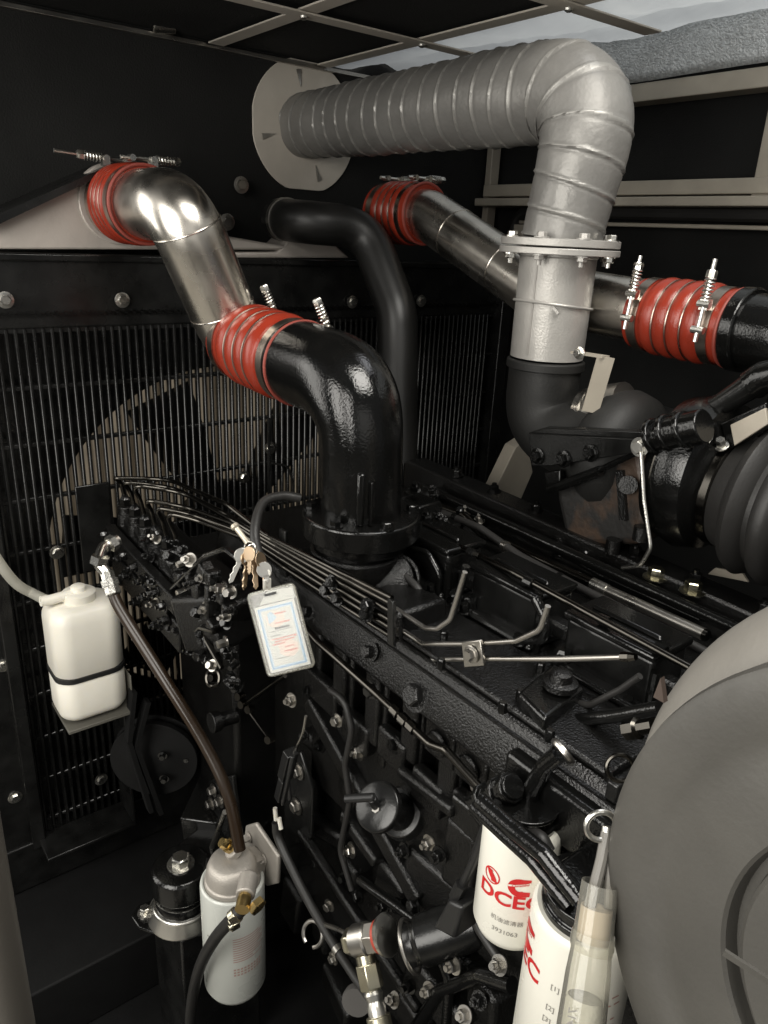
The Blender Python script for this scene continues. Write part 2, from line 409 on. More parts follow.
# ================================================================== EXHAUST PIPE
t = thing('exhaust_pipe', 'large wrapped silver grey exhaust pipe bending from the wall collar down', 'exhaust pipe')
C0, C1, C2 = V(.932, 1.515, .209), V(.957, .765, .211), V(.93, .782, .002)
ctr = rounded([C0, V(.939, 1.3, .209), C1, C2], [0, .0, .118, 0], 14)
# resample evenly, add the spiral ridges of the wrap
def resample(pts, step):
    out = [pts[0]]; acc = 0
    for a, c in zip(pts, pts[1:]):
        L = (c - a).length; s = step - acc
        while s <= L: out.append(a.lerp(c, s / L)); s += step
        acc = (acc + L) % step
    out.append(pts[-1]); return out
ctr = resample(ctr, .0022); rr = []; acc = 0
b = MB(); u = None; rs = []; n = 64; SEAMV = {}
for i, p in enumerate(ctr):
    d = (ctr[min(i + 1, len(ctr) - 1)] - ctr[max(i - 1, 0)]).normalized()
    if u is None: u, v, _ = frame(d)
    else: u = (u - d * u.dot(d)).normalized(); v = d.cross(u)
    f_ = i / (len(ctr) - 1); rad_ = .062 + .0065 * min(1, f_ / .6) - .010 * max(0, (f_ - .78) / .22)
    s = i * .0022; ring = []
    pitch = .040
    for a in range(n):
        th = 2 * math.pi * a / n
        ph = ((s / pitch + th / (2 * math.pi) * 1.0 + .07 * math.sin(s * 31 + 1) + .04 * math.sin(s * 83 + 2 * th)) % 1.0)
        if abs(ph - .5) < .06: SEAMV[i * n + a] = 1
        ridge = .0022 * math.exp(-((ph - .5) / .045) ** 2) - .0012 * math.exp(-((ph - .60) / .05) ** 2)
        wob = .0008 * math.sin(2 * th + s * 19) + .0004 * math.sin(5 * th - s * 37) + .0003 * math.sin(9 * th + s * 61)
        ring.append(p + (u * math.cos(th) + v * math.sin(th)) * (rad_ + ridge + wob))
    rs.append(ring)
b.rings(rs); ws = b.obj('wrapped_sleeve', [WRAPM, SEAM], t, ang=70)
for p_ in ws.data.polygons:
    q = sum((SEAMV.get(v, 0) for v in p_.vertices)) / len(p_.vertices)
    if q > .5: p_.material_index = 1
zf = -.004
MB().lathe([(-.006, .086), (-.005, .088), (.004, .088), (.005, .086)], V(.93, .782, zf + .006), UP, 48).obj('upper_flange', SILVER, t)
MB().lathe([(-.005, .089), (.004, .089)], V(.93, .782, zf - .006), UP, 48).obj('lower_flange', SILVER, t, .001)
for k in range(8):
    a = R(20 + 45 * k); p = V(.93 + .077 * math.cos(a), .782 + .077 * math.sin(a), zf + .011)
    bb = MB(); bb.bolt(p, UP, .0075, .007); bb.bolt(p - V(0, 0, .022), -UP, .0075, .007, True, .008); bb.obj('flange_bolt', SILVER if k % 3 else ZINC, t)
MB().lathe([(0, .0565), (.148, .0575), (.150, .060), (.158, .060)][::1], V(.93, .782, -.168), UP, 48).obj('lower_pipe', SILVER, t)
b = MB(); b.ring(V(.93, .782, -.088), V(.1, 0, 1), .0595, .0022, 40, 8); b.bar(V(.93 - .045, .782 - .04, -.088), V(.93 - .040, .782 - .046, -.096), .008, .004); b.obj('clamp_wire', SILVER, t)
b = MB(); b.bar(V(.874, .772, -.03), V(.874, .772, -.16), .002, .003); b.obj('weld_seam', SILVER, t)

# ================================================================== TURBOCHARGER
t = thing('turbocharger', 'black turbocharger below the exhaust pipe with rusty brown manifold patch', 'turbocharger')
b = MB(); pe = rounded([V(.93, .782, -.171), V(.93, .782, -.275), V(.93, .66, -.30)], .10, 10)
b.tube(pe, .0565, 32); b.obj('outlet_elbow', MATTE, t)
MB().lathe([(0, .061), (.012, .061), (.014, .058)], V(.93, .782, -.185), UP, 40).obj('elbow_collar', MATTE, t, .001)
TX, TZ = .95, -.285
b = MB()
b.lathe([(-.005, .05), (.004, .072), (.02, .088), (.042, .094), (.065, .088), (.08, .072), (.088, .05)], V(TX, .675, TZ - .004), V(0, -1, 0), 48); b.tube(rounded([V(TX + .08, .648, TZ + .05), V(TX + .08, .648, TZ - .12)], .01), .045, 20); b.obj('turbine_housing', MATTE, t)
# rusty manifold foot
b = MB(); pm = PX([(553, 452), (640, 446), (650, 500), (640, 545), (566, 548), (556, 500)], X=.885)
b.prism(pm, V(.10, 0, 0)); b.obj('manifold_foot', RUST, t, .012, 3)
b = MB()
for x, y in ((560, 548), (612, 552), (640, 540)): b.cyl(P(x, y, X=.875), P(x, y, X=.875) + V(0, 0, .02), .011, 12)
b.cyl(P(628, 485, X=.887), P(628, 485, X=.87), .013, 14); b.bar(P(620, 470, X=.882), P(624, 520, X=.882), .006, .012); b.obj('foot_nut', CAST, t)
b = MB(); b.lathe([(0, .05), (.02, .055), (.05, .055), (.06, .075), (.068, .1), (.1, .108), (.125, .1), (.14, .075)], V(TX, .60, TZ), V(0, -1, 0), 44)
b.obj('compressor_housing', GLOSS, t)
b = MB(); b.lathe([(0, .1), (.004, .104), (.012, .104), (.016, .1)], V(TX, .522, TZ), V(0, -1, 0), 44); b.obj('v_band_clamp', LINE, t)
# compressor outlet running to the red hose
b = MB(); b.tube(rounded([V(1.03, .545, -.098), V(1.03, .46, -.103), V(1.06, .43, -.16), V(1.04, .43, -.26)], .05, 8), [.05] * 3 + [.052] * 99 if False else .051, 28)
b.obj('compressor_outlet', GLOSS, t)
MB().lathe([(0, .057), (.02, .057)], V(1.03, .535, -.099), V(0, -1, 0), 36).obj('outlet_collar', GLOSS, t, .003)
b = MB(); b.tube(PX([(690, 418), (722, 404), (752, 385)], X=.93), [.0135, .0145, .017], 18); b.obj('oil_inlet_pipe', SATIN, t)
b = MB(); b.tube(rounded(PX([(752, 385), (762, 378), (790, 372)], X=.93), .02), .02, 14); b.obj('oil_inlet_elbow', GLOSS, t)
# actuator bracket
b = MB(); b.prism(PX([(528, 433), (532, 466), (551, 466), (640, 452), (640, 439)], X=.85), V(.004, 0, 0)); b.prism(PX([(528, 433), (640, 439), (650, 432), (545, 428)], X=.852), V(.012, 0, .002)); br = b.obj('actuator_bracket', SATIN, t, .0015)
for x, y in ((538, 456), (564, 459), (591, 453)): bolt(t, P(x, y, X=.849), XF, .0085, GLOSS, .009)
b = MB(); pa = PX([(641, 446), (650, 440), (668, 434), (705, 426)], X=.86)
b.tube([pa[0], pa[1]], .013, 16); b.tube([pa[1], pa[2]], .019, 18); b.tube([pa[2], pa[3]], .022, 18)
for x, y in ((655, 437), (668, 433), (685, 430)): b.lathe([(-.004, .025), (.004, .025)], P(x, y, X=.86), pa[3] - pa[0], 20)
b.obj('wastegate_actuator', GLOSS, t, .002)
MB().bolt(P(640, 447, X=.845), XF, .009, .006).obj('actuator_nut', ZINC, t)
b = MB(); b.tube(PX([(548, 489), (600, 470), (638, 452)], X=.86), .0045, 10); b.tube(PX([(560, 486), (600, 471)], X=.857), .008, 10); b.obj('actuator_rod', GLOSS, t)
b = MB(); b.prism(PX([(544, 472), (560, 470), (560, 490), (546, 494)], X=.86), V(.01, 0, 0)); b.obj('rod_lever', GLOSS, t, .002)
b = MB(); b.tube(rounded(PX([(641, 452), (644, 500), (651, 548), (640, 566), (622, 568)], X=.84), .02, 5), .0028, 10); b.obj('sense_tube', ZINC, t)
b = MB(); b.prism(PX([(730, 425), (765, 408), (768, 424), (734, 446)], X=.90), V(.006, 0, 0)); b.obj('data_plate', BEIGE, t, .001)
b = MB(); b.prism(PX([(720, 424), (766, 402), (768, 428), (728, 450)], X=.906), V(.02, 0, 0)); b.obj('plate_backing', GLOSS, t, .002)
b = MB(); b.tube(PX([(578, 420), (600, 405), (625, 402)], X=.95), .03, 18); b.lathe([(-.006, .036), (.006, .036)], P(588, 412, X=.95), V(0, -1, .1), 28); b.obj('v_clamp', DULLZ, t)
# strap bracket from the pipe to the turbo
t = thing('pipe_strap', 'bent beige strap bracket bolted beside the silver pipe bottom', 'bracket')
b = MB(); ps = PX([(574, 352), (606, 357), (590, 412)], X=.885); b.bar(ps[0], ps[1], .016, .003); b.bar(ps[1], ps[2], .024, .003, V(1, 1, 0)); b.obj('strap', BEIGE, t)
bolt(t, P(580, 353, X=.877), XF, .006, ZINC, .008)
b = MB(); b.prism(PX([(516, 447), (527, 440), (533, 472), (520, 502), (492, 496)], Y=.95), V(.0, .03, 0)); 
tag(b.obj('heat_shield_plate', BEIGE, bevel=.002), 'angled beige plate standing behind the black turbo elbow', 'plate')
tag(MB().prism(PX([(715, 568), (742, 573), (748, 582), (708, 574)], X=.99), V(.004, 0, .0)).obj('support_tab', BEIGE), 'small beige tab below the black intake hose', 'tab')
# intake hose
t = thing('intake_hose', 'ribbed black rubber intake hose on the turbo mouth', 'hose')
b = MB(); prof = [(0, .066), (.03, .067), (.035, .076), (.052, .078), (.056, .082), (.062, .096), (.072, .102), (.082, .096), (.088, .085), (.094, .085), (.10, .097), (.110, .102), (.12, .097), (.126, .085), (.132, .085), (.138, .097), (.148, .102), (.158, .096), (.166, .085), (.2, .083), (.3, .083)]
b.lathe(prof, V(TX, .485, TZ - .012), V(.02, -1, -.03), 44); b.obj('hose_body', RUB, t, ang=60)
MB().lathe([(0, .0755), (.001, .0775), (.011, .0775), (.012, .0755)], V(TX, .462, TZ - .013), V(0, -1, 0), 44).obj('hose_clamp', LINE, t)
bolt(t, V(TX - .05, .457, TZ + .055), V(-.6, 0, .7), .006, ZINC, .012)

# ================================================================== CHARGE AIR PIPES AND RED HOSES
def red_hose(a, d, length, r, lab, nconv=4, lip=True):
    t = thing('silicone_hose', lab, 'hose', 'red ribbed silicone hoses')
    d = d.normalized(); prof = [(0, r * .97), (0, r), (length * .17, r)]
    s0, s1 = length * .19, length * .80; N_ = nconv * 10
    for k in range(N_ + 1):
        s = s0 + (s1 - s0) * k / N_; prof.append((s, r + .0045 * abs(math.sin(math.pi * nconv * k / N_)) ** .8 + .0005))
    prof += [(length * .82, r), (length, r), (length, r * .97)]
    MB().lathe(prof, a, d, 56).obj('hose_body', RED, t, ang=50)
    if lip: MB().ring(a + d * length, d, r + .0005, .0028, 56, 8).obj('hose_lip', REDLIP, t)
    rings = MB()
    for k in range(1, nconv):
        rings.ring(a + d * (s0 + (s1 - s0) * k / nconv), d, r + .002, .0014, 56, 8)
    rings.obj('wire_ring', BANDM, t)
    return t
def tbolt(t, c, d, r, out, tang, rod, wid=.016):
    """T-bolt clamp: band round the hose, trunnions, rod with spring"""
    d = d.normalized(); k = MB(); k.lathe([(-wid / 2, r), (-wid / 2, r + .0016), (wid / 2, r + .0016), (wid / 2, r)], c, d, 56, cap=False)
    o = k.obj('clamp_band', BANDM, t)
    tang = Vector(tang).normalized(); out = Vector(out).normalized(); base = c + out * (r + .009)
    k = MB(); k.cyl(base - tang * .012 - d * wid * .55, base - tang * .012 + d * wid * .55, .005, 10); k.cyl(base + tang * .022 - d * wid * .55, base + tang * .022 + d * wid * .55, .005, 10)
    k.box(base + tang * .022 - out * .004, (.012, .012, .014)); k.cyl(base - tang * .028, base + tang * rod, .0032, 10); k.obj('t_bolt', ZINC, o)
    k = MB(); sp = []
    for i in range(73):
        a_ = 2 * math.pi * i / 12; u, v, _ = frame(tang); sp.append(base + tang * (.028 + .028 * i / 72) + (u * math.cos(a_) + v * math.sin(a_)) * .0062)
    k.tube(sp, .0014, 6); k.lathe([(.056, .0072), (.064, .0072), (.066, .006)], base, tang, 6); k.obj('spring', ZINC, o)
    return o
# hose at the radiator, left
h1 = red_hose(V(.462, 1.335, .028), V(0, -1, -.01), .120, .0565, 'leftmost red hose, joining the pale tank to the steel elbow')
tbolt(h1, V(.462, 1.320, .028), V(0, -1, 0), .057, (0, 0, 1), (-1, 0, .05), .10)
tbolt(h1, V(.462, 1.232, .027), V(0, -1, 0), .057, (0, 0, 1), (1, 0, 0), .062)
h2 = red_hose(V(.549, 1.080, -.166), V(0, -1, -.04), .185, .0575, 'frontmost red hose, joining the steel elbow to the black elbow')
tbolt(h2, V(.549, 1.065, -.1667), V(0, -1, -.04), .058, (.9, 0, .35), (-.36, .1, .9), .062)
tbolt(h2, V(.549, .912, -.173), V(0, -1, -.04), .058, (.9, 0, .35), (-.36, .1, .9), .062)
h3 = red_hose(V(1.025, 1.345, .044), V(0, -1, -.01), .135, .056, 'rear red hose half hidden behind the matte black pipe')
tbolt(h3, V(1.025, 1.325, .044), V(0, -1, 0), .0565, (0, 0, 1), (1, 0, 0), .05)
tbolt(h3, V(1.025, 1.235, .043), V(0, -1, 0), .0565, (0, 0, 1), (1, 0, 0), .06)
h4 = red_hose(V(1.03, .688, -.094), V(0, -1, -.03), .150, .052, 'red hose at the right, behind the silver pipe, with upright clamp bolts')
tbolt(h4, V(1.03, .672, -.0945), V(0, -1, -.03), .0525, (-1, 0, .15), (.12, 0, 1), .075)
tbolt(h4, V(1.03, .558, -.098), V(0, -1, -.03), .0525, (-1, 0, .15), (.12, 0, 1), .080)
t = thing('charge_air_pipe', 'front polished steel pipe with two bends between two red hoses', 'pipe', 'stainless charge air pipes')
b = MB(); pp = rounded([V(.462, 1.33, .028), V(.462, 1.092, .026), V(.549, 1.100, -.164), V(.549, .95, -.171)], [0, .055, .055, 0], 12)
b.tube(pp, .0515, 40); b.obj('pipe_body', STEEL, t)
for a, c, f in ((1, 2, .15), (1, 2, .76)):
    A_, B_ = V(.462, 1.092, .026), V(.549, 1.100, -.164); b = MB(); b.ring(A_.lerp(B_, f), B_ - A_, .0512, .0013, 44, 8); b.obj('weld_ring', STEEL, t)
t = thing('charge_air_pipe', 'rear polished steel pipe passing behind the silver exhaust pipe', 'pipe', 'stainless charge air pipes')
b = MB(); pp = rounded([V(1.025, 1.34, .044), V(1.025, 1.20, .041), V(1.03, .90, -.080), V(1.03, .62, -.0955)], [0, .10, .10, 0], 12)
b.tube(pp, .0475, 36); b.obj('pipe_body', STEEL, t)
for f in (.28, .72):
    A_, B_ = V(1.025, 1.20, .041), V(1.03, .90, -.080); MB().ring(A_.lerp(B_, f), B_ - A_, .0473, .0012, 40, 8).obj('weld_ring', STEEL, t)
# black elbow onto the intake manifold
t = thing('intake_elbow', 'glossy black cast elbow on a round flange over the engine', 'elbow')
b = MB(); pe = rounded([V(.549, .915, -.172), V(.550, .752, -.179), V(.554, .748, -.40)], [0, .12, 0], 16)
k = len(pe); b.tube(pe, [.0585 + .003 * math.sin(math.pi * min(1, i / k * 1.3)) - .005 * (i / k) for i in range(k)], 44)
b.obj('elbow_body', GLOSS, t)
FZ = -.346; FC = V(.554, .748, FZ)
b = MB(); b.lathe([(-.030, .073), (-.029, .079), (-.002, .079), (0, .077), (.001, .06)], FC, UP, 48); b.lathe([(-.045, .066), (-.03, .066)], FC, UP, 40); b.obj('flange', GLOSS, t, .0012)
b = MB()
for a in (205, 262, 330, 60, 140):
    p = FC + V(math.cos(R(a)), math.sin(R(a)), 0) * .068; b.bolt(p, UP, .0075, .008)
b.obj('flange_bolt', GLOSS, t)
b = MB(); d = V(-.62, -.78, 0).normalized()
b.bar(FC + d * .056 + V(0, 0, .001), FC + d * .054 + V(0, 0, .07), .010, .012, d); b.bar(FC + d * .056 + V(.012, -.008, .001), FC + d * .053 + V(.010, -.008, .06), .006, .01, d); b.obj('cast_rib', GLOSS, t, .003)

# ================================================================== COOLANT PIPE
t = thing('coolant_pipe', 'thick matte black pipe bending down in front of the radiator', 'pipe')
b = MB(); b.tube(rounded([V(.805, 1.40, .020), V(.795, 1.292, .016), V(.925, 1.27, .012), V(.928, 1.16, -.14), V(.90, 1.10, -.42)], [0, .06, .075, .12, 0], 12), .039, 32); b.obj('pipe_body', mat('black_painted_tube', (.0085, .0083, .0078), .42, bump=.05, bscale=300, rvar=.06), t)
MB().lathe([(0, .0415), (.012, .0415)], V(.803, 1.375, .019), V(-.1, -1, 0), 32).obj('clamp_ring', DULLZ, t)

# ================================================================== RADIATOR
t = thing('radiator', 'tall black radiator with slotted guard and pale alloy tank', 'radiator')
XL, XR = .205, 1.40
b = MB(); b.ab((XL - .2, 1.35, -.172), (XR, 1.44, -.052)); b.ab((XL - .2, 1.343, -.066), (XR, 1.35, -.052)); b.obj('top_panel', SATIN, t, .004)
b = MB()
x = XL - .15
while x < XR:
    b.bar(V(x, 1.347, -.1445), V(x + .011, 1.347, -.1475), .007, .003); b.bar(V(x + .005, 1.347, -.1485), V(x + .015, 1.347, -.1515), .007, .003); x += .0145
b.obj('stitched_edge', GLOSS, t)
b = MB(); x = XL + .02
rows = [-.172 - .0985 * k for k in range(12)]
while x < XR - .03:
    b.box(V(x, 1.356, (-.172 - 1.19) / 2), (.0058, .012, 1.018)); x += .0143
for k, z in enumerate(rows):
    if z > -1.2: b.box(V((XL + XR) / 2, 1.3575, z), (XR - XL, .0088, .0080 if k else .016))
b.obj('slotted_guard', SATIN, t, .0015, 1)
MB().rings([[V(XL + .01, 1.41, -1.19), V(XR, 1.41, -1.19), V(XR, 1.41, -.17), V(XL + .01, 1.41, -.17)]], cap=False).b.free()
b = MB(); nx = 60
g = [[b.b.verts.new((XL + .01 + (XR - XL - .01) * i / nx, 1.412, z)) for z in (-1.19, -.17)] for i in range(nx + 1)]
for i in range(nx): b.face((g[i][0], g[i + 1][0], g[i + 1][1], g[i][1]))
b.obj('fin_core', FIN, t)
# shroud plate with its round opening
b = MB(); NC = 96; FXc, FZc, FR = .659, -.621, .358; rs = [[], [], [], []]
for i in range(NC):
    a = 2 * math.pi * i / NC; ca, sa = math.cos(a), math.sin(a)
    k = min(((XR - FXc) / ca) if ca > 1e-6 else 9, ((XL + .005 - FXc) / ca) if ca < -1e-6 else 9, ((-.17 - FZc) / sa) if sa > 1e-6 else 9, ((-1.19 - FZc) / sa) if sa < -1e-6 else 9)
    for q, (rad, y) in enumerate(((FR, 1.402), (FR, 1.396), (k, 1.396), (k, 1.402))): rs[q].append(V(FXc + rad * ca, y, FZc + rad * sa))
b.rings(rs + [rs[0]], cap=False); b.obj('fan_shroud', SATIN, t)
b = MB(); b.ab((XL - .30, 1.345, -1.25), (XL - .01, 1.36, -.17)); b.ab((XL - .012, 1.33, -1.2), (XL + .012, 1.36, -.172)); b.obj('side_frame', SATIN, t, .002)
b = MB(); b.ab((XR - .005, 1.33, -1.2), (XR + .03, 1.42, -.05)); b.obj('right_frame', SATIN, t, .002)
MB().ab((XL - .3, 1.34, -1.30), (XR, 1.43, -1.19)).obj('bottom_panel', SATIN, t, .003)
fan = thing('cooling_fan', 'dark cooling fan with broad blades behind the slotted guard', 'fan')
b = MB(); b.lathe([(0, .12), (.015, .12), (.018, .10)], V(.659, 1.394, -.621), V(0, -1, 0), 40); b.obj('hub', PLAS, fan)
for k in range(6):
    b = MB(); rg = []
    for f_ in range(9):
        r_ = .11 + .235 * f_ / 8; a0, a1 = R(98 + 60 * k + 4 * f_ / 8), R(128 + 60 * k - 4 * f_ / 8)
        rg.append([V(.659 + r_ * math.cos(a0), 1.375, -.621 + r_ * math.sin(a0)), V(.659 + r_ * math.cos(a1), 1.388, -.621 + r_ * math.sin(a1)), V(.659 + r_ * math.cos(a1), 1.391, -.621 + r_ * math.sin(a1)), V(.659 + r_ * math.cos(a0), 1.378, -.621 + r_ * math.sin(a0))])
    b.rings(rg); b.obj('blade', PLAS, fan)
# lower guard box left with slanted lip
b = MB(); b.ab((XL + .17, 1.27, -1.18), (XL + .177, 1.35, -.60)); b.ab((XL, 1.27, -1.19), (XL + .177, 1.35, -1.182)); b.ab((XL + .14, 1.335, -.62), (XL + .20, 1.34, -.45)); b.ab((XL + .12, 1.34, -.47), (XL + .26, 1.348, -.30)) if False else None
b.obj('guard_edge', SATIN, t, .002)
for x, y in ((5, 300), (122, 300), (-60, 300), (352, 302), (421, 301), (99, 497), (57, 552), (3, 665), (15, 797), (101, 779), (244, 477), (270, 448)):
    bolt(t, P(x, y, Y=1.345), YF, .0088)
# pale alloy header tanks on top
Yt = 1.345
def tank(front, back, name):
    b = MB(); b.rings([front, back]); return b.obj(name, TANKA, t, .004)
tank([P(-30, 249, Y=Yt), P(-30, 232, Y=Yt), P(60, 192, Y=Yt), P(92, 178, Y=Yt), P(130, 200, Y=Yt), P(152, 225, Y=Yt), P(285, 246, Y=Yt), P(285, 250, Y=Yt)],
     [p + V(0, .09, 0) for p in [P(-30, 249, Y=Yt), P(-30, 228, Y=Yt), P(60, 186, Y=Yt), P(92, 172, Y=Yt), P(130, 195, Y=Yt), P(152, 220, Y=Yt), P(285, 244, Y=Yt), P(285, 250, Y=Yt)]], 'header_tank')
tank([P(228, 252, Y=Yt), P(277, 252, Y=Yt), P(292, 238, Y=Yt), P(330, 240, Y=Yt), P(350, 258, Y=Yt), P(228, 258, Y=Yt)],
     [p + V(0, .08, 0) for p in [P(228, 252, Y=Yt), P(277, 252, Y=Yt), P(292, 238, Y=Yt), P(330, 240, Y=Yt), P(350, 258, Y=Yt), P(228, 258, Y=Yt)]], 'outlet_tank')
MB().lathe([(0, .064), (.02, .064)], V(.462, 1.36, .028), V(0, -1, 0), 40).obj('tank_neck', TANKA, t, .002)
b = MB(); b.prism([P(-30, 228, Y=1.44), P(92, 171, Y=1.44), P(92, 165, Y=1.44), P(-30, 218, Y=1.44)], V(0, -.13, 0)); b.obj('tank_cover_strip', SATIN, t)
for x, y in ((241, 185), (227, 222)): bolt(t, P(x, y, Y=1.50), YF, .011, DULLZ)

# ================================================================== COOLANT BOTTLE
t = thing('coolant_bottle', 'white plastic coolant bottle with black strap hanging by the radiator', 'bottle')
bc = V(.290, 1.165, 0); ztop, zbot = -.585, -.79
def octring(z, hw, hd, ch):
    out = []
    for sx, sy, a0 in ((1, -1, -90), (1, 1, 0), (-1, 1, 90), (-1, -1, 180)):
        for k in range(7):
            a = R(a0 + 90 * k / 6); q = 1 - .05 * math.sin(math.pi * k / 6) ** 2 * 0
            # soft chamfer: between an arc and a flat facet
            ca, sa = math.cos(a), math.sin(a); m_ = max(abs(ca), abs(sa), .7071 * (abs(ca) + abs(sa))); m2_ = .55 + .45 / m_ if m_ > 0 else 1
            out.append(bc + V(sx * (hw - ch) + ch * ca * m2_, sy * (hd - ch) + ch * sa * m2_, z))
    return out
    return [bc + V(x, y, z) for x, y in ((-hw, -hd + ch), (-hw + ch, -hd), (hw - ch, -hd), (hw, -hd + ch), (hw, hd - ch), (hw - ch, hd), (-hw + ch, hd), (-hw, hd - ch))]
b = MB(); HW, HD, CH = .056, .047, .030
b.rings([octring(zbot, HW - .012, HD - .012, CH - .008), octring(zbot + .003, HW - .005, HD - .005, CH - .003), octring(zbot + .009, HW - .0012, HD - .0012, CH), octring(zbot + .016, HW, HD, CH), octring(-.715, HW, HD, CH), octring(-.712, HW - .002, HD - .002, CH), octring(-.705, HW - .002, HD - .002, CH), octring(-.702, HW, HD, CH), octring(ztop - .026, HW, HD, CH), octring(ztop - .017, HW - .0012, HD - .0012, CH), octring(ztop - .009, HW - .0045, HD - .0045, CH - .002), octring(ztop - .004, HW - .008, HD - .008, CH - .004), octring(ztop, HW - .02, HD - .018, CH - .010)])
b.obj('bottle_body', WPLAS, t, ang=60)
MB().lathe([(0, .026), (.004, .027), (.014, .027), (.016, .024), (.017, .013), (.024, .012), (.026, .009)], bc + V(0, 0, ztop - .001), UP, 32).obj('cap', WPLAS, t)
b = MB(); b.tube(rounded([bc + V(-.005, 0, ztop + .012), bc + V(-.045, -.005, ztop + .012), bc + V(-.06, -.006, ztop + .014)], .01), .0085, 14); b.obj('spout', WPLAS, t)
b = MB(); b.rings([octring(-.7125, HW + .0015, HD + .0015, CH), octring(-.7045, HW + .0015, HD + .0015, CH)]); b.obj('strap', PLAS, t)
b = MB(); b.ab(bc + V(-.052, -.052, zbot - .012), bc + V(.060, .05, zbot - .006)); b.ab(bc + V(.0575, -.045, zbot - .01), bc + V(.060, .05, zbot + .06)); b.obj('tray', mat('olive_grey_bracket', (.10, .095, .08), .5), t, .001)
b = MB(); a_ = bc + V(-.056, -.006, ztop + .014)
b.tube(smooth([a_ + V(.004, 0, 0), P(34, 594, D=1.27), P(18, 585, D=1.25), P(3, 568, D=1.22), P(-14, 540, D=1.19), P(-30, 500, D=1.16)]), .0085, 16)
tag(b.obj('overflow_tube', TUBEM), 'milky clear tube running from the white bottle cap off left', 'tube')

# ================================================================== DIESEL ENGINE
eng = thing('diesel_engine', 'large glossy black diesel engine filling the enclosure', 'engine')
HT = -.456
b = MB(); b.ab((.535, .12, -1.12), (.98, 1.16, -.50)); b.obj('engine_block', CAST, eng, .006)
b = MB(); b.prism([V(.489, 0, -.514), V(.488, 0, -.508), V(.503, 0, -.466), V(.508, 0, HT), V(1.0, 0, HT), V(1.0, 0, -.512)], V(0, 1.02, 0))
for v in b.b.verts: v.co.y += .05
b.obj('cylinder_head', CAST, eng, .003)
b = MB(); b.bar(V(.5015, .05, -.4665), V(.5015, 1.0, -.4665), .004, .003); b.obj('head_groove', CAST, eng)
for k, (x, y) in enumerate(((417, 695), (310, 612), (372, 652))):
    bolt(eng, P(x, y, X=.494), V(-.93, 0, .36), .0135 if k == 0 else .008, CAST, .012)
# rocker covers
for y0, y1 in ((.655, .755), (.497, .610), (.343, .456), (.19, .302)):
    b = MB(); b.ab((.632, y0, HT), (.694, y1, HT + .062)); b.ab((.618, y0 - .004, HT), (.704, y1 + .004, HT + .010)); cv = b.obj('rocker_cover', SATIN, eng, .006, 3)
    b = MB(); b.ab((.626, y0 - .003, HT + .062), (.699, y1 + .003, HT + .071)); b.bar(V(.66, y0 + .012, HT + .0735), V(.66, y1 - .012, HT + .0735), .006, .006); b.obj('cover_lid', GLOSS, cv, .003)
    for yy in (y0 + .01, y1 - .01): bolt(eng, V(.616, yy, HT + .008), V(-.3, 0, 1), .006, GLOSS, .012)
    b = MB(); b.lathe([(0, .012), (.02, .011), (.024, .008)], V(.628, (y0 + y1) / 2 + .052, HT + .001), UP, 8); b.cyl(V(.628, y0 - .006, HT), V(.628, y0 - .006, HT + .055), .006, 10); b.obj('head_stud', GLOSS, cv)
# intake cover plate on the head with a row of bolts
b = MB(); b.ab((.512, .30, HT), (.608, .72, HT + .008)); b.obj('intake_cover', CAST, eng, .003)
for x, y in ((441, 668), (502, 712), (540, 672), (549, 740), (597, 668), (444, 640), (609, 780), (520, 700)):
    p = P(x, y, Z=HT + .008); b = MB(); b.lathe([(0, .005), (.010, .005), (.012, .004)], p, UP, 6); b.obj('bolt', GLOSS, eng)
# square air-heater block
b = MB(); q = PX([(517, 697), (551, 668), (584, 692), (545, 724)], Z=HT + .016); b.prism([p - V(0, 0, .012) for p in q], V(0, 0, .018)); c = sum(q, V(0, 0, 0)) / 4
b.obj('heater_block', GLOSS, eng, .004, 3)
b = MB(); c = P(560, 686, Z=HT + .026); b.lathe([(0, .018), (.006, .018), (.008, .012), (.016, .011), (.018, .008)], c, UP, 24); b.obj('heater_terminal', CAST, eng)
# support under the intake elbow
b = MB(); b.lathe([(0, .058), (.02, .054), (.045, .062), (.058, .066)], V(.552, .752, HT), UP, 36); b.bar(V(.546, .69, HT), V(.546, .60, HT + .01), .08, .05); b.obj('intake_riser', CAST, eng, .006)
b = MB(); b.lathe([(0, .034), (.03, .034), (.034, .028)], P(390, 580, X=.58), V(-.6, -.6, .5), 24); b.ring(P(393, 580, X=.575), V(-.6, -.6, .5), .034, .004, 28, 8); b.obj('sensor_boss', CAST, eng, .002)
# fuel gallery lines along the head (three long lines)
def line(pts, r, m, name, parent, rad=.02, n=12): 
    return MB().tube(rounded(pts, rad, 6), r, n).obj(name, m, parent)
line([V(.80, .92, -.425), V(.80, .80, -.418), V(.80, .76, -.434), V(.80, .375, -.432)], .0075, LINE, 'water_pipe', eng, .04)
MB().cyl(V(.80, .545, -.433), V(.80, .52, -.433), .0092, 14).obj('pipe_union', ZINC, eng)
MB().cyl(V(.80, .52, -.433), V(.80, .38, -.432), .0079, 14).obj('highlight_sleeve', DULLZ, eng)  # bright highlight of the pipe put into this paler zinc length
line([V(.84, .95, -.42), V(.84, .33, -.428)], .008, GLOSS, 'water_pipe', eng)
line([V(.64, .93, -.40), V(.66, .70, -.392), V(.64, .55, -.378), V(.62, .30, -.374)], .0042, LINE, 'leak_off_pipe', eng, .05)
b = MB()
for y in (.62, .52, .41, .34): b.cyl(V(.632 + .02 * (y - .3), y + .006, -.378), V(.632 + .02 * (y - .3), y - .006, -.378), .0062, 10)
b.obj('pipe_union', GLOSS, eng)
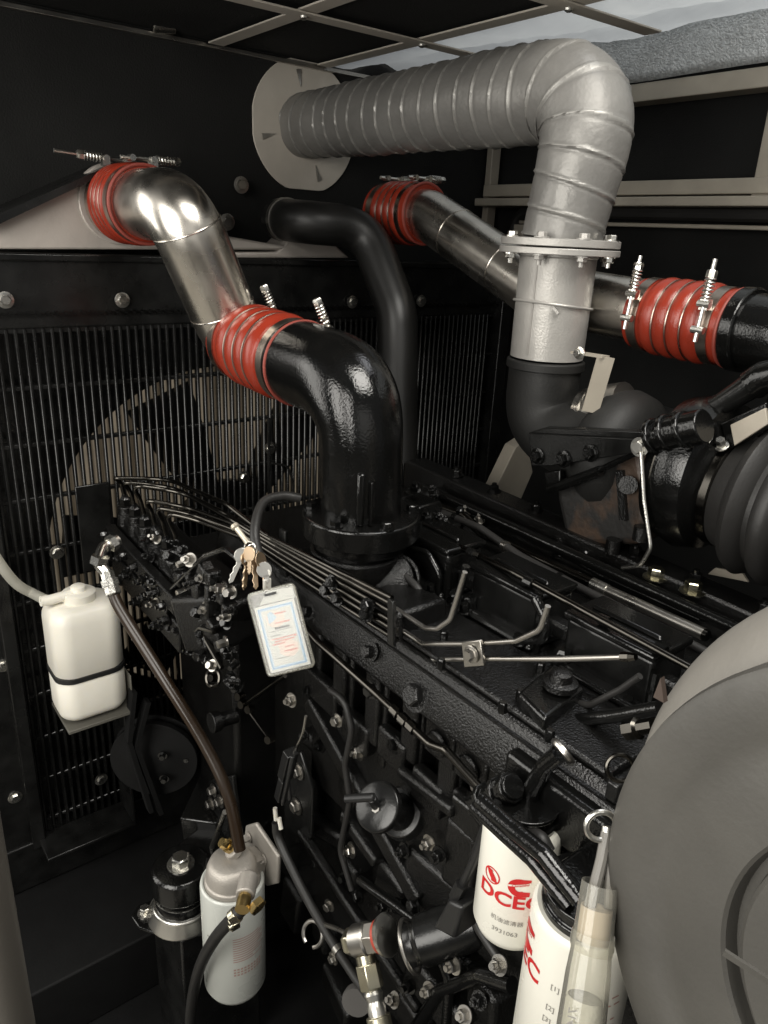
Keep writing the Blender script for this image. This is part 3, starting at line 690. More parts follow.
b = MB(); b.bar(V(.66, .30, -.43), V(.66, .95, -.43), .02, .02); b.bar(V(.90, .30, -.45), V(.90, 1.05, -.43), .05, .06); b.obj('manifold_rail', CAST, eng, .004)
for x, y in ((655, 578), (692, 592)):
    bolt(eng, P(x, y, X=.87), UP, .011, OLIVE, .014)
# clutter of small fittings on the head behind the elbow and beside covers
for x, y, X_, r in ((413, 497, .78, .012), (424, 500, .78, .012), (437, 512, .76, .009), (447, 520, .78, .008), (460, 515, .8, .007), (407, 520, .72, .014), (430, 536, .72, .008), (449, 545, .70, .007), (468, 545, .74, .007), (560, 552, .88, .009), (585, 556, .88, .009), (452, 582, .66, .007), (455, 600, .63, .008), (500, 560, .84, .008)):
    b = MB(); p = P(x, y, X=X_); b.lathe([(-.03, r * .8), (-.012, r * .8), (-.012, r * 1.25), (.0, r * 1.25), (.002, r), (.012, r), (.014, r * .7)], p, V(-.25, -.15, 1), 8); b.obj('pipe_fitting', GLOSS, eng)
line(PX([(405, 492), (425, 490), (470, 508), (520, 530), (600, 575), (700, 620)], X=.86), .004, GLOSS, 'oil_line', eng, .03)
line(PX([(415, 525), (440, 515), (452, 528), (470, 552)], X=.72), .004, GLOSS, 'oil_line', eng, .02)
line(PX([(466, 566), (455, 610), (447, 626), (430, 630)], X=.60), .005, GLOSS, 'breather_line', eng, .02)
line(PX([(535, 598), (549, 625), (542, 640), (520, 640)], X=.60), .006, GLOSS, 'breather_hose', eng, .02)
line(PX([(560, 668), (600, 690), (640, 712)], X=.60), .0035, GLOSS, 'oil_line', eng)
line(PX([(500, 742), (525, 730), (565, 722), (615, 716), (660, 708)], X=.56), .007, GLOSS, 'breather_hose', eng, .03)
b = MB(); b.lathe([(0, .010), (.012, .010), (.014, .007), (.03, .007)], P(628, 730, X=.52), P(645, 727, X=.52) - P(628, 730, X=.52), 8); b.obj('union_nut', LINE, eng)
b = MB(); b.box(P(615, 790, X=.505), (.012, .012, .02)); b.obj('lug', SATIN, eng, .002)

# harness, brackets and fasteners between the covers and the manifold
line(PX([(408, 506), (440, 512), (480, 528), (520, 556), (580, 588), (660, 628), (720, 660)], X=.765), .0058, RUB, 'wiring_harness', eng, .03)
for x, y in ((455, 518), (505, 546), (560, 578), (625, 611)):
    b = MB(); p = P(x, y, X=.765); b.lathe([(-.004, .0078), (.004, .0078)], p, V(0, -1, .02), 14); b.bar(p, p + V(.0, 0, -.03), .007, .003); b.obj('harness_clip', DULLZ if x == 505 else GLOSS, eng)
for k in range(7):
    b = MB(); p = V(.90, .36 + .095 * k, HT + .037 + .003 * k); b.bolt(p, V(-.1, 0, 1), .0085, .010, True, .006); b.obj('bolt', GLOSS if k % 3 else CAST, eng)
for x, y, X_, sx, sy, sz in ((418, 515, .70, .05, .05, .05), (440, 528, .72, .03, .06, .03), (405, 545, .66, .03, .05, .05), (432, 500, .84, .03, .05, .04), (470, 520, .86, .03, .07, .03), (548, 640, .70, .02, .02, .05), (455, 590, .70, .02, .02, .05)):
    b = MB(); b.box(P(x, y, X=X_), (sx, sy, sz), Matrix.Rotation(.1, 3, 'Z')); b.obj('housing_block', GLOSS, eng, .004, 3)
for x, y, X_ in ((404, 507, .69), (416, 489, .69), (427, 517, .68), (441, 520, .70), (433, 492, .82), (466, 512, .84), (480, 520, .84), (398, 533, .65), (409, 552, .64), (447, 536, .7)):
    b = MB(); b.bolt(P(x, y, X=X_), V(-.5, -.3, .8), .0068, .009, True, .007); b.obj('bolt', random.choice((GLOSS, DULLZ, CAST)), eng)
line(PX([(384, 560), (410, 548), (428, 552), (440, 575), (436, 612)], X=.62), .0042, GLOSS, 'oil_line', eng, .02)
line(PX([(400, 570), (420, 590), (425, 615), (405, 630)], X=.58), .005, RUB, 'breather_hose', eng, .02)
line(PX([(560, 700), (590, 705), (620, 690), (640, 676)], X=.58), .0035, RUB, 'sensor_lead', eng, .02)
line(PX([(486, 826), (478, 850), (470, 880), (468, 905), (480, 930), (500, 960)], X=.50), .006, RUB, 'sensor_lead', eng, .03)
line(PX([(330, 690), (345, 700), (352, 730), (345, 765), (350, 800), (340, 850), (352, 890)], X=.485), .0045, RUB, 'sensor_lead', eng, .03)
line(PX([(360, 880), (395, 905), (430, 930), (450, 980), (446, 1030)], X=.49), .007, GLOSS, 'oil_line', eng, .03)
line(PX([(415, 1030), (440, 990), (480, 975), (512, 985)], X=.49), .009, GLOSS, 'oil_line', eng, .03)
for x, y in ((455, 965), (430, 990), (480, 1000), (465, 1015), (500, 965), (410, 985), (395, 1000)):
    b = MB(); b.bolt(P(x, y, X=.488), V(-1, random.uniform(-.3, .3), random.uniform(-.1, .6)), .0075, .010, True, .006); b.obj('bolt', random.choice((GLOSS, CAST, DULLZ)), eng)

# ---- block side: pockets, ribs and ledges
b = MB()
b.ab((.512, .30, -.80), (.54, .80, -.625))                                   # lower jacket wall
for y in (.78, .70, .625, .555, .485, .415, .345): b.bar(V(.523, y, -.51), V(.523, y, -.66), .030, .016, V(0, 1, 0))
b.obj('block_rib', CAST, eng, .005, 3)
b = MB()
for y0, y1, z in ((.80, .715, -.612), (.70, .64, -.628), (.62, .565, -.606), (.55, .495, -.622), (.48, .43, -.606)):
    b.bar(V(.505, y0, z), V(.505, y1, z - .002), .018, .046, UP); b.bar(V(.507, y1, z), V(.507, y1, -.52), .014, .030, V(0, 1, 0))
b.obj('block_ledge', CAST, eng, .005, 3)
b = MB()
for x, y, r in ((445, 740, .014), (476, 764, .014)): 
    p = P(x, y, X=.506); b.box(p, (.02, .05, .048)); b.lathe([(0, .016), (.006, .016), (.006, .009)], p - V(.010, 0, 0), XF, 28)
b.obj('core_plug', CAST, eng, .003)
b = MB(); b.prism(PX([(460, 745), (500, 748), (527, 795), (524, 825), (487, 812), (470, 790)], X=.512), V(.01, 0, 0)); b.obj('side_cover', mat('reflection_grey_cover', (.11, .10, .088), .42, bump=.2), eng, .002)  # reflected light put into the cover's paler grey
# oil filler neck
fd = V(-1, 0, .0)
fc = P(376, 806, X=.452); fa = V(.75, .15, -.65).normalized(); fu = CRX - fa * CRX.dot(fa)
b = MB(); b.lathe([(0, .027), (.002, .030), (.009, .031), (.013, .028), (.013, .022), (.06, .022), (.062, .030), (.075, .034)], fc, fa, 40); b.obj('oil_filler', SATIN, eng, .001)
b = MB(); h0 = fc - fa * .012; b.cyl(h0 - fu.normalized() * .036 + V(0, 0, .012), h0 + fu.normalized() * .004 + V(0, 0, .011), .0052, 14); b.cyl(h0 + V(0, 0, .010), fc, .006, 12); b.obj('filler_handle', PLAS, eng, .001)
b = MB(); b.lathe([(0, .009), (.002, .009)], fc + V(.002, -.002, -.004), -fa, 18); b.lathe([(.002, .0055), (.007, .0055)], fc + V(.002, -.002, -.004), -fa, 6); b.obj('filler_nut', DULLZ, eng)
# front cover and plates on the block side
b = MB(); b.prism(PX([(284, 760), (300, 752), (312, 790), (311, 838), (284, 850)], X=.49), V(.006, 0, 0)); b.obj('lifting_plate', SATIN, eng, .002)
for x, y in ((299, 771), (297, 806)): bolt(eng, P(x, y, X=.489), XF, .0095, DULLZ, .008)
b = MB(); b.prism(PX([(209, 780), (232, 776), (240, 838), (228, 850), (211, 820)], X=.44), V(.008, 0, 0)); b.obj('front_bracket', SATIN, eng, .002)
for x, y in ((214, 790), (212, 803), (221, 801)): bolt(eng, P(x, y, X=.438), XF, .008, DULLZ, .01)
b = MB(); random.seed(3)
for x, y, sx, sy, sz in ((330, 700, .03, .03, .05), (318, 740, .02, .05, .03), (345, 770, .02, .07, .05), (330, 830, .02, .10, .03), (360, 870, .03, .05, .05), (400, 880, .03, .06, .06), (300, 900, .03, .06, .10), (330, 930, .03, .05, .05), (440, 880, .03, .09, .08), (470, 850, .03, .05, .10), (350, 990, .04, .1, .05), (450, 980, .05, .1, .06), (500, 990, .04, .06, .06), (420, 1010, .03, .06, .05), (475, 960, .03, .04, .04)):
    b.box(P(x, y, X=.53), (sx * 1.6, sy, sz), Matrix.Rotation(random.uniform(-.25, .25), 3, 'X') @ Matrix.Rotation(random.uniform(-.2, .2), 3, 'Z'))
b.obj('cast_boss', CAST, eng, .008, 3)
b = MB(); b.bar(P(310, 700, X=.505), P(420, 900, X=.505), .03, .02, XF); b.bar(P(380, 862, X=.50), P(345, 812, X=.50), .02, .022, XF); b.bar(P(300, 830, X=.49), P(420, 1010, X=.49), .016, .016, XF)
b.bar(P(455, 812, X=.496), P(400, 770, X=.496), .016, .014, XF); b.obj('cast_web', CAST, eng, .005, 3)
for x, y in ((322, 745), (338, 720), (360, 752), (372, 690), (396, 745), (352, 850), (360, 895), (345, 878), (400, 905), (330, 905), (318, 862), (430, 842), (415, 905), (385, 905), (440, 855), (306, 735), (310, 690), (292, 700), (405, 850)):
    b = MB(); r = random.choice((.006, .007, .008)); b.bolt(P(x, y, X=.50), V(-1, random.uniform(-.2, .2), random.uniform(0, .3)), r, .009, True, random.choice((0, .006))); b.obj('bolt', random.choice((GLOSS, GLOSS, CAST, DULLZ)), eng)
# fuel supply tube along the block
line(PX([(300, 622), (318, 642), (380, 697), (396, 712), (430, 744), (446, 750), (462, 768), (482, 790)], X=.478), .0048, LINE, 'supply_tube', eng, .015)
b = MB()
for x, y in ((396, 711), (404, 720), (412, 727)): b.cyl(P(x - 3, y - 3, X=.478), P(x + 3, y + 3, X=.478), .007, 8)
b.obj('supply_union', LINE, eng)
# fitting cluster at the end of the tube
b = MB(); 
for x0, y0, x1, y1, r in ((472, 806, 490, 797, .011), (490, 797, 514, 786, .0125), (484, 800, 488, 798, .016), (498, 793, 502, 791, .0155), (508, 789, 512, 787, .015)):
    b.cyl(P(x0, y0, X=.462), P(x1, y1, X=.462), r, 10)
b.obj('valve_cluster', GLOSS, eng, .001)
line(PX([(456, 797), (475, 812), (490, 830), (506, 838), (522, 838)], X=.455), .0052, GLOSS, 'supply_tube', eng, .015)
line(PX([(522, 838), (540, 836), (548, 852)], X=.445), .007, RUB, 'return_hose', eng, .01)
line(PX([(560, 753), (545, 765), (531, 790), (528, 820), (535, 845), (545, 860)], X=.48), .0085, GLOSS, 'breather_hose', eng, .02)
b = MB(); b.ring(P(563, 752, X=.48), V(-.7, .2, -.5), .011, .0035, 20, 8); b.obj('hose_clip', DULLZ, eng)
# double black tube going over the filters
line(PX([(480, 800), (512, 828), (544, 854), (580, 900)], X=.425), .008, GLOSS, 'filter_bracket_tube', eng, .02)
line(PX([(474, 806), (502, 832), (533, 860), (570, 906)], X=.43), .007, GLOSS, 'filter_bracket_tube', eng, .02)
# lift pump
b = MB(); a_, c_ = P(404, 946, X=.46), P(470, 925, X=.52); b.lathe([(0, .022), (.006, .026), (.02, .026), (.024, .030), (.05, .030), (.1, .028)], a_, c_ - a_, 32); b.obj('lift_pump', SATIN, eng, .002)
b = MB(); b.ring(P(410, 946, X=.455), c_ - a_, .0295, .0025, 30, 8); b.obj('pump_washer', DULLZ, eng)
b = MB(); b.prism(PX([(447, 900), (462, 908), (454, 940), (432, 928)], X=.44), V(.035, 0, 0)); b.obj('solenoid', PLAS, eng, .004)
line(PX([(452, 902), (461, 888), (476, 856), (486, 826)], X=.452), .0045, PLAS, 'solenoid_lead', eng, .02)
b = MB(); b.cyl(P(455, 898, X=.45), P(462, 884, X=.45), .007, 6); b.obj('lead_connector', PLAS, eng)
# crank pulley and belt guard at the front
b = MB(); pc = P(165, 755, Y=1.14); b.lathe([(0, .075), (.012, .08), (.016, .066), (.024, .066), (.028, .08), (.04, .08), (.04, .05), (.05, .03)], pc + V(0, .03, 0), V(-.55, -.8, 0), 40); b.obj('fan_pulley', FLOORM, eng, .001)
b = MB()
for x0, y0, x1, y1 in ((133, 690, 128, 740), (147, 700, 135, 745), (128, 740, 150, 810), (135, 745, 160, 812)): b.bar(P(x0, y0, Y=1.12), P(x1, y1, Y=1.12), .008, .02, YF)
b.obj('belt', FLOORM, eng)
b = MB(); 
for k in range(3):
    a = R(120 * k); b.bolt(pc + V(.55 * .0, -.03, 0) + V(math.cos(a) * .03, 0, math.sin(a) * .03), V(-.55, -.8, 0), .006, .008)
b.obj('pulley_bolt', GLOSS, eng)
b = MB(); b.ab((.46, .95, -1.1), (.60, 1.18, -.52)); b.obj('timing_cover', CAST, eng, .01, 3)
# linkages under the pump
for p0, p1 in (((246, 706), (248, 708)),):
    pass
b = MB(); b.tube(PX([(243, 706), (285, 676)], X=.43), .0028, 8); b.tube(PX([(247, 708), (272, 742)], X=.43), .0028, 8)
for x, y in ((243, 704), (250, 709), (240, 696), (270, 739)): b.lathe([(-.006, .006), (.006, .006)], P(x, y, X=.428), V(-.9, -.3, .2), 8)
b.obj('stop_linkage', LINE, eng)
b = MB(); b.lathe([(0, .012), (.03, .012), (.03, .017), (.045, .017)], P(236, 716, X=.46), V(-1, 0, .1), 12); b.lathe([(0, .006), (.02, .006)], P(222, 722, X=.44), V(-1, 0, .1), 8); b.obj('shaft_end', CAST, eng, .001)

# ================================================================== INJECTION PUMP
pump = thing('injection_pump', 'black inline injection pump with six curved fuel lines', 'fuel pump')
A0, A1 = V(.395, 1.235, -.462), V(.405, .985, -.490)
ax = (A1 - A0).normalized()
b = MB(); mid = A0.lerp(A1, .5) + V(.03, 0, -.075); b.bar(A0 + V(.03, .01, -.075), A1 + V(.03, -.03, -.075), .085, .10); b.bar(A0 + V(.018, 0, -.03), A1 + V(.018, -.01, -.03), .055, .04); b.obj('pump_body', CAST, pump, .006, 3)
b = MB(); b.bar(A0 + V(-.025, 0, -.045), A1 + V(-.025, -.02, -.045), .018, .03); b.bar(A0 + V(-.02, 0, -.105), A1 + V(-.02, -.02, -.105), .014, .05); b.obj('side_cover', CAST, pump, .003)
for k in range(12):
    p = A0.lerp(A1, (k + .3) / 12) + V(-.035, 0, -.045 - .014 * (k % 2)); b = MB(); b.bolt(p, XF, .0062, .008, True, .005); b.obj('bolt', random.choice((GLOSS, CAST)), pump)
for k in range(7):
    p = A0.lerp(A1, (k + .1) / 6.5) + V(-.029, 0, -.085 - .03 * (k % 2)); b = MB(); b.bolt(p, XF, .0075, .010, True, .006); b.obj('bolt', random.choice((GLOSS, CAST)), pump)
tops = [(113, 478), (122, 482), (132, 485), (145, 500), (155, 507), (165, 512)]
mids = [(168, 479), (172, 487), (182, 492), (186, 507), (190, 514), (196, 520)]
far = [(228, 505), (222, 512), (232, 520), (236, 525), (240, 532), (244, 538)]
ends = [(268, 536), (272, 540), (276, 546), (280, 553), (283, 560), (285, 568)]
tail = [(392, 598), (394, 605), (394, 613), (395, 623), (396, 631), (397, 640)]
for k in range(6):
    p = A0.lerp(A1, (k + .35) / 6)
    b = MB(); b.lathe([(-.03, .0155), (-.008, .0155), (-.008, .0125), (.004, .0125), (.006, .0095)], p, UP, 14); dv = b.obj('delivery_valve', CAST, pump, .001)
    b = MB(); b.lathe([(.004, .0095), (.018, .0095), (.022, .006), (.026, .005)], p, UP, 6); b.obj('union_nut', GLOSS, dv)
    Yk = p.y - .01
    pts = [p + V(0, 0, .02), p + V(-.004, .004, .05), P(*tops[k], Y=Yk), P(*mids[k], Y=Yk - .03), P(*far[k], X=.455), P(*ends[k], X=.475), P(*tail[k], X=.492)]
    b = MB(); b.tube(rounded(pts, [0, .03, .035, .06, .06, .03, 0], 8), .0036, 12); b.obj('fuel_line', LINE, pump)
# black line tails over the head, their highlight put into pale zinc
for pts in ([(392, 606), (425, 628), (437, 629), (450, 620), (465, 572)], [(395, 625), (423, 644), (470, 644), (516, 641), (540, 630), (548, 606)], [(396, 641), (424, 660), (470, 659), (560, 659), (633, 657)]):
    b = MB(); b.tube(rounded(PX(pts, X=.515), .02, 6), .0029, 12); b.obj('fuel_line', DULLZ, pump)
b = MB(); b.cyl(P(622, 657, X=.515), P(630, 657, X=.515), .0045, 8); b.lathe([(0, .0045), (.006, .003)], P(630, 657, X=.515), P(640, 657, X=.515) - P(630, 657, X=.515), 8); b.obj('line_nut', LINE, pump)
b = MB(); b.prism(PX([(461, 642), (480, 640), (484, 666), (464, 668)], X=.508), V(.004, 0, 0)); b.obj('line_clamp', DULLZ, pump, .001)
bolt(pump, P(472, 654, X=.507), XF, .0065, DULLZ)
for x, y in ((283, 552), (391, 622)):
    b = MB(); b.prism(PX([(x - 4, y - 24), (x + 3, y - 20), (x + 3, y + 26), (x - 4, y + 22)], X=.486), V(.004, 0, 0)); b.prism(PX([(x - 1, y - 22), (x + 2, y - 20), (x + 2, y + 24), (x - 1, y + 22)], X=.482), V(.004, 0, 0)); b.obj('line_clamp', SATIN, pump, .001)
b = MB()
for x, y in ((333, 582), (338, 598), (368, 606), (367, 614), (327, 590)): b.bolt(P(x, y, X=.482), V(-.9, -.2, .3), .007, .008)
b.obj('clamp_bolt', GLOSS, pump)
# governor and its fittings (near end)
g0 = P(215, 590, X=.43)
b = MB(); q = P(212, 585, X=.415); b.bar(q, P(228, 640, X=.425), .10, .085, UP); b.bar(P(190, 566, X=.42), P(246, 612, X=.44), .07, .04); b.obj('governor_housing', CAST, pump, .008, 3)
b = MB(); random.seed(11)
for x, y, s1, s2 in ((182, 578, .02, .022), (193, 569, .02, .022), (206, 571, .02, .022), (213, 577, .018, .02), (200, 590, .02, .03), (212, 600, .012, .05), (188, 600, .02, .02), (225, 596, .02, .02), (230, 610, .016, .02), (215, 625, .02, .018), (195, 615, .018, .018), (178, 605, .012, .03), (208, 642, .018, .02), (200, 655, .014, .014), (214, 660, .02, .014), (222, 645, .014, .016)):
    b.box(P(x, y, X=.385), (.02, s1, s2), Matrix.Rotation(random.uniform(-.6, .6), 3, 'X'))
b.obj('governor_block', CAST, pump, .003)
for k in range(60):  # extra bolts scattered to add glints, some in pale zinc
    x = random.uniform(150, 240); y = 560 + (x - 150) * .75 + random.uniform(-38, 62)
    b = MB(); p = P(x, y, X=random.uniform(.375, .392)); r = random.uniform(.0035, .0075)
    b.bolt(p, V(-1, random.uniform(-.6, .2), random.uniform(-.1, .8)), r, random.uniform(.006, .016), True, random.choice((0, .008)))
    b.obj('bolt', random.choice((GLOSS, CAST, DULLZ)), pump)
b = MB(); b.tube(rounded(PX([(168, 612), (170, 590), (205, 556), (226, 549), (240, 560), (244, 582)], X=.378), .018, 6), .0038, 10); b.obj('boost_line', GLOSS, pump)
for x, y, r in ((213, 678, .012), (158, 588, .02), (150, 600, .022)):
    b = MB(); b.ring(P(x, y, X=.39), V(-.8, -.3, .4), r, .003, 24, 8); b.lathe([(-.01, r * .5), (.006, r * .45)], P(x, y, X=.39), V(-.8, -.3, .4), 12); b.obj('lever_ring', LINE, pump)
b = MB(); b.tube(PX([(168, 612), (155, 622), (150, 628)], X=.38), .002, 6); b.tube(PX([(186, 640), (200, 628), (214, 632)], X=.375), .003, 8); b.tube(PX([(196, 610), (206, 640), (222, 668)], X=.38), .0035, 8); b.obj('control_lever', LINE, pump)

# ================================================================== BROWN OIL HOSE
t = thing('oil_hose', 'long brown black hose from a steel union down to the fuel filter', 'hose')
b = MB(); hp = [P(112, 590, D=1.10), P(122, 612, D=1.09), P(165, 680, D=1.07), P(205, 745, D=1.06), P(228, 795, D=1.05), P(240, 850, D=1.05)]
b.tube(smooth(hp), .0085, 18); b.obj('hose_body', HOSEB, t)
b = MB(); q = [P(107, 572, D=1.10), P(110, 582, D=1.10), P(115, 598, D=1.095)]
b.lathe([(0, .010), (.012, .0105), (.012, .013), (.022, .013), (.022, .011), (.034, .0115), (.036, .0095)], q[0], q[2] - q[0], 8); b.obj('union', ZINC, t)
b = MB(); b.tube(rounded([P(108, 575, D=1.10), P(98, 562, D=1.10), P(103, 548, D=1.12), P(118, 540, D=1.14)], .015), .009, 12); b.lathe([(-.006, .014), (.006, .014)], P(100, 560, D=1.1), V(.3, 0, 1), 6); b.lathe([(-.005, .013), (.005, .013)], P(112, 543, D=1.13), V(1, .3, .3), 6); b.obj('banjo_elbow', ZINC, t)

# ================================================================== FUEL FILTER (LEFT)
t = thing('fuel_filter', 'pale green grey spin-on filter with cast alloy head, lower left', 'filter')
fx, fy = .368, .785; ztp, zbt = -.905, -1.125; fr_ = .0475
b = MB(); b.lathe([(0, .028), (.003, .034), (.010, .043), (.020, fr_), (.213, fr_), (.217, fr_ - .0008), (.219, fr_ - .003), (.218, fr_ - .0055), (.213, fr_ - .007)], V(fx, fy, zbt), UP, 56); b.obj('canister', GFIL, t)
b = MB(); b.lathe([(-.006, .0415), (.006, .0405), (.008, .038), (.024, .037), (.034, .033), (.038, .027)], V(fx, fy, ztp - .002), UP, 48)
hd = V(.62, .05, 0).normalized()
b.obj('filter_head', ALU, t, .001)
c = V(fx, fy, ztp + .018)
pl = PX([(245, 826), (255, 823), (278, 857), (277, 884), (266, 887), (243, 846)], X=.418)
b = MB(); b.prism(pl, V(.007, 0, 0)); b.obj('mounting_plate', ALU, t, .004, 3)
b = MB(); b.bar(c + V(.0, -.005, -.002), sum(pl, V(0, 0, 0)) / 6 + V(-.002, 0, -.01), .034, .03); b.prism([c + V(-.012, -.01, .008), P(252, 846, X=.417), P(258, 862, X=.417)], V(0, -.005, 0)); b.obj('head_arm', ALU, t, .003, 3)
for x, y in ((249, 837), (264, 859)): bolt(t, P(x, y, X=.417), XF, .006, ALU, .008)
b = MB(); p1 = P(225, 849, X=.362); b.lathe([(0, .016), (.012, .016), (.012, .012)], p1 + V(.02, 0, -.012), V(-.7, .2, .65), 24); b.obj('inlet_boss', ALU, t, .002)
b = MB(); b.lathe([(.012, .0105), (.02, .0105), (.02, .0075), (.026, .0085), (.032, .007)], p1 + V(.02, 0, -.012), V(-.7, .2, .65), 8); b.obj('inlet_plug', BRASS, t)
b = MB(); p2 = P(245, 896, X=.335); b.lathe([(-.03, .013), (0, .013)], p2, V(-.6, -.75, -.1), 24); b.obj('outlet_boss', ALU, t, .002)
b = MB(); b.lathe([(0, .0085), (.006, .0095), (.012, .0095), (.02, .0095)], p2, V(-.6, -.75, -.1), 20); b.lathe([(.012, .0125), (.02, .0125), (.021, .011)], p2 + V(.004, -.004, 0), V(.2, -.95, -.25), 6); b.obj('banjo_bolt', BRASS, t)
# printed label
def wrap_pts(me, r, org, ang0, z0, off=.0005):
    for v in me.vertices:
        u, q = v.co.x, v.co.y; a = ang0 + u / r
        v.co = V(org.x + (r + off + v.co.z) * math.cos(a), org.y + (r + off + v.co.z) * math.sin(a), z0 + q)
def rects(lst):
    b = MB()
    for x0, y0, x1, y1 in lst:
        n = max(1, int(abs(x1 - x0) / .004))
        for k in range(n):
            xa, xb = x0 + (x1 - x0) * k / n, x0 + (x1 - x0) * (k + 1) / n
            b.face([b.b.verts.new((x, y, 0)) for x, y in ((xa, y0), (xb, y0), (xb, y1), (xa, y1))])
    return b
def printed(lst, name, m, parent, r, org, ang, z0):
    o = rects(lst).obj(name, m, parent, flat=True); wrap_pts(o.data, r, org, ang, z0); return o
def text_mesh(s, size, sx=1., bold=0., shear=0., align='CENTER'):
    c = bpy.data.curves.new('text', 'FONT'); c.body = s; c.size = size; c.align_x = align; c.offset = bold; c.shear = shear; c.fill_mode = 'FRONT'; c.resolution_u = 4
    o = bpy.data.objects.new('text', c); COL.objects.link(o); dg = bpy.context.evaluated_depsgraph_get()
    me = bpy.data.meshes.new_from_object(o.evaluated_get(dg)); bpy.data.objects.remove(o); bpy.data.curves.remove(c)
    for v in me.vertices: v.co.x *= sx
    b = bmesh.new(); b.from_mesh(me)
    bmesh.ops.subdivide_edges(b, edges=[e for e in b.edges if e.calc_length() > .004], cuts=2, use_grid_fill=False); bmesh.ops.triangulate(b, faces=b.faces[:]); b.to_mesh(me); b.free()
    return me
def wrapped_text(s, size, name, m, parent, r, org, ang, z0, **k):
    me = text_mesh(s, size, **k); wrap_pts(me, r, org, ang, z0); me.materials.clear(); me.materials.append(m)
    o = bpy.data.objects.new(name, me); COL.objects.link(o); o.parent = parent; return o
org = V(fx, fy, 0); af = math.atan2(-fy, -fx)
L_ = []; 
for k in range(11):
    wd = (.042, .05, .05, .046, .05, .05, .04, .05, .046, .03, .05)[k]; L_.append((-.008, -.0045 * k, -.008 + wd, -.0045 * k + .0011))
printed(L_, 'printed_lines', BROWNINK, t, fr_, org, af + .12, -.975)
L_ = []
random.seed(5)
for k in range(3):
    for i in range(9): L_.append((-.008 + .0052 * i, -.0055 * k, -.008 + .0052 * i + .0034, -.0055 * k + .0032))
printed(L_, 'printed_block', mat('pale_brown_print', (.45, .30, .26), .4), t, fr_, org, af + .12, -1.037)
printed([(-.004, 0, .006, .002), (-.003, -.007, .007, -.005), (-.003, -.020, .003, -.013)], 'printed_lines', GREYINK, t, fr_, org, af - .85, -.98)
t2 = thing('fuel_hose', 'black hose curving down from the brass fitting of the left filter', 'hose')
b = MB(); e0 = p2 + V(-.6, -.75, -.1).normalized() * .006 + V(-.004, 0, -.014)
hp = [e0, P(234, 917, X=.318), P(214, 940, X=.31), P(199, 970, X=.305), P(191, 1010, X=.305), P(190, 1060, X=.31)]
b.tube(smooth(hp), .0085, 18); b.obj('hose_body', RUB, t2)
b = MB(); b.lathe([(-.005, .0105), (.005, .0105)], P(235, 916, X=.318), hp[1] - hp[0], 24); b.box(P(234, 924, X=.303), (.012, .012, .01)); b.lathe([(0, .004), (.006, .004)], P(233, 926, X=.298), XF, 8); b.obj('hose_clip', OLIVE, t2, .001)
t2 = thing('drain_hoses', 'pair of slim black hoses hanging below the left filter', 'hose')
MB().tube(PX([(215, 960), (205, 1000), (198, 1050)], X=.40), .0065, 12).obj('hose_body', RUB, t2)
MB().tube(PX([(224, 980), (214, 1010), (207, 1050)], X=.40), .0065, 12).obj('hose_body', RUB, t2)

# ================================================================== ENGINE MOUNT
t = thing('engine_mount', 'black engine mount on a diamond foot with zinc bolts', 'mount')
mz = -1.115; mc = V(.375, 1.01, mz)
b = MB(); pts = PX([(131, 918), (138, 908), (175, 893), (215, 893), (232, 905), (232, 922), (200, 938), (160, 937), (139, 930)], Z=mz); b.prism(pts, V(0, 0, .006)); b.obj('mount_foot', GLOSS, t, .002)
mc = P(184, 915, Z=mz)
b = MB(); b.lathe([(0, .05), (.012, .048), (.022, .042), (.03, .045), (.045, .045), (.05, .042), (.056, .046), (.068, .046)], mc, UP, 44); b.obj('rubber_stack', GLOSS, t)
MB().lathe([(.008, .050), (.009, .060), (.015, .060), (.030, .051), (.036, .0505), (.037, .047)], mc, UP, 44).obj('steel_ring', ZINC, t, .002)
b = MB(); b.lathe([(.068, .05), (.10, .05), (.112, .047), (.114, .04)], mc, UP, 40); b.bar(mc + V(0, .0, .09), mc + V(.20, .06, .10), .09, .03); b.bar(mc + V(.06, .06, .1), mc + V(.2, .2, .12), .07, .06); b.obj('mount_arm', GLOSS, t, .004)
bolt(t, mc + V(0, 0, .114), UP, .015, ZINC, .016)
bolt(t, P(145, 913, Z=mz + .006), UP, .0085, ZINC, .012)
b = MB(); b.bar(P(147, 917, Z=mz + .008), P(195, 913, Z=mz + .008), .006, .003); b.obj('locking_strip', DULLZ, t)
b = MB(); q = P(196, 960, X=.38); b.ab((mc.x - .025, mc.y - .045, -1.45), (mc.x + .12, mc.y + .09, mz - .002))
tag(b.obj('mount_pedestal', SATIN, bevel=.004), 'black boxed pedestal carrying the engine mount', 'pedestal')
struct(MB().ab((-.4, 1.10, -1.45), (1.4, 1.5, -1.305)).obj('base_frame', FLOORM, bevel=.004))
tag(MB().tube(PX([(225, 812), (208, 858)], X=.41), .0045, 10).obj('lever_rod', DULLZ), 'short grey rod slanting behind the left filter head', 'rod')

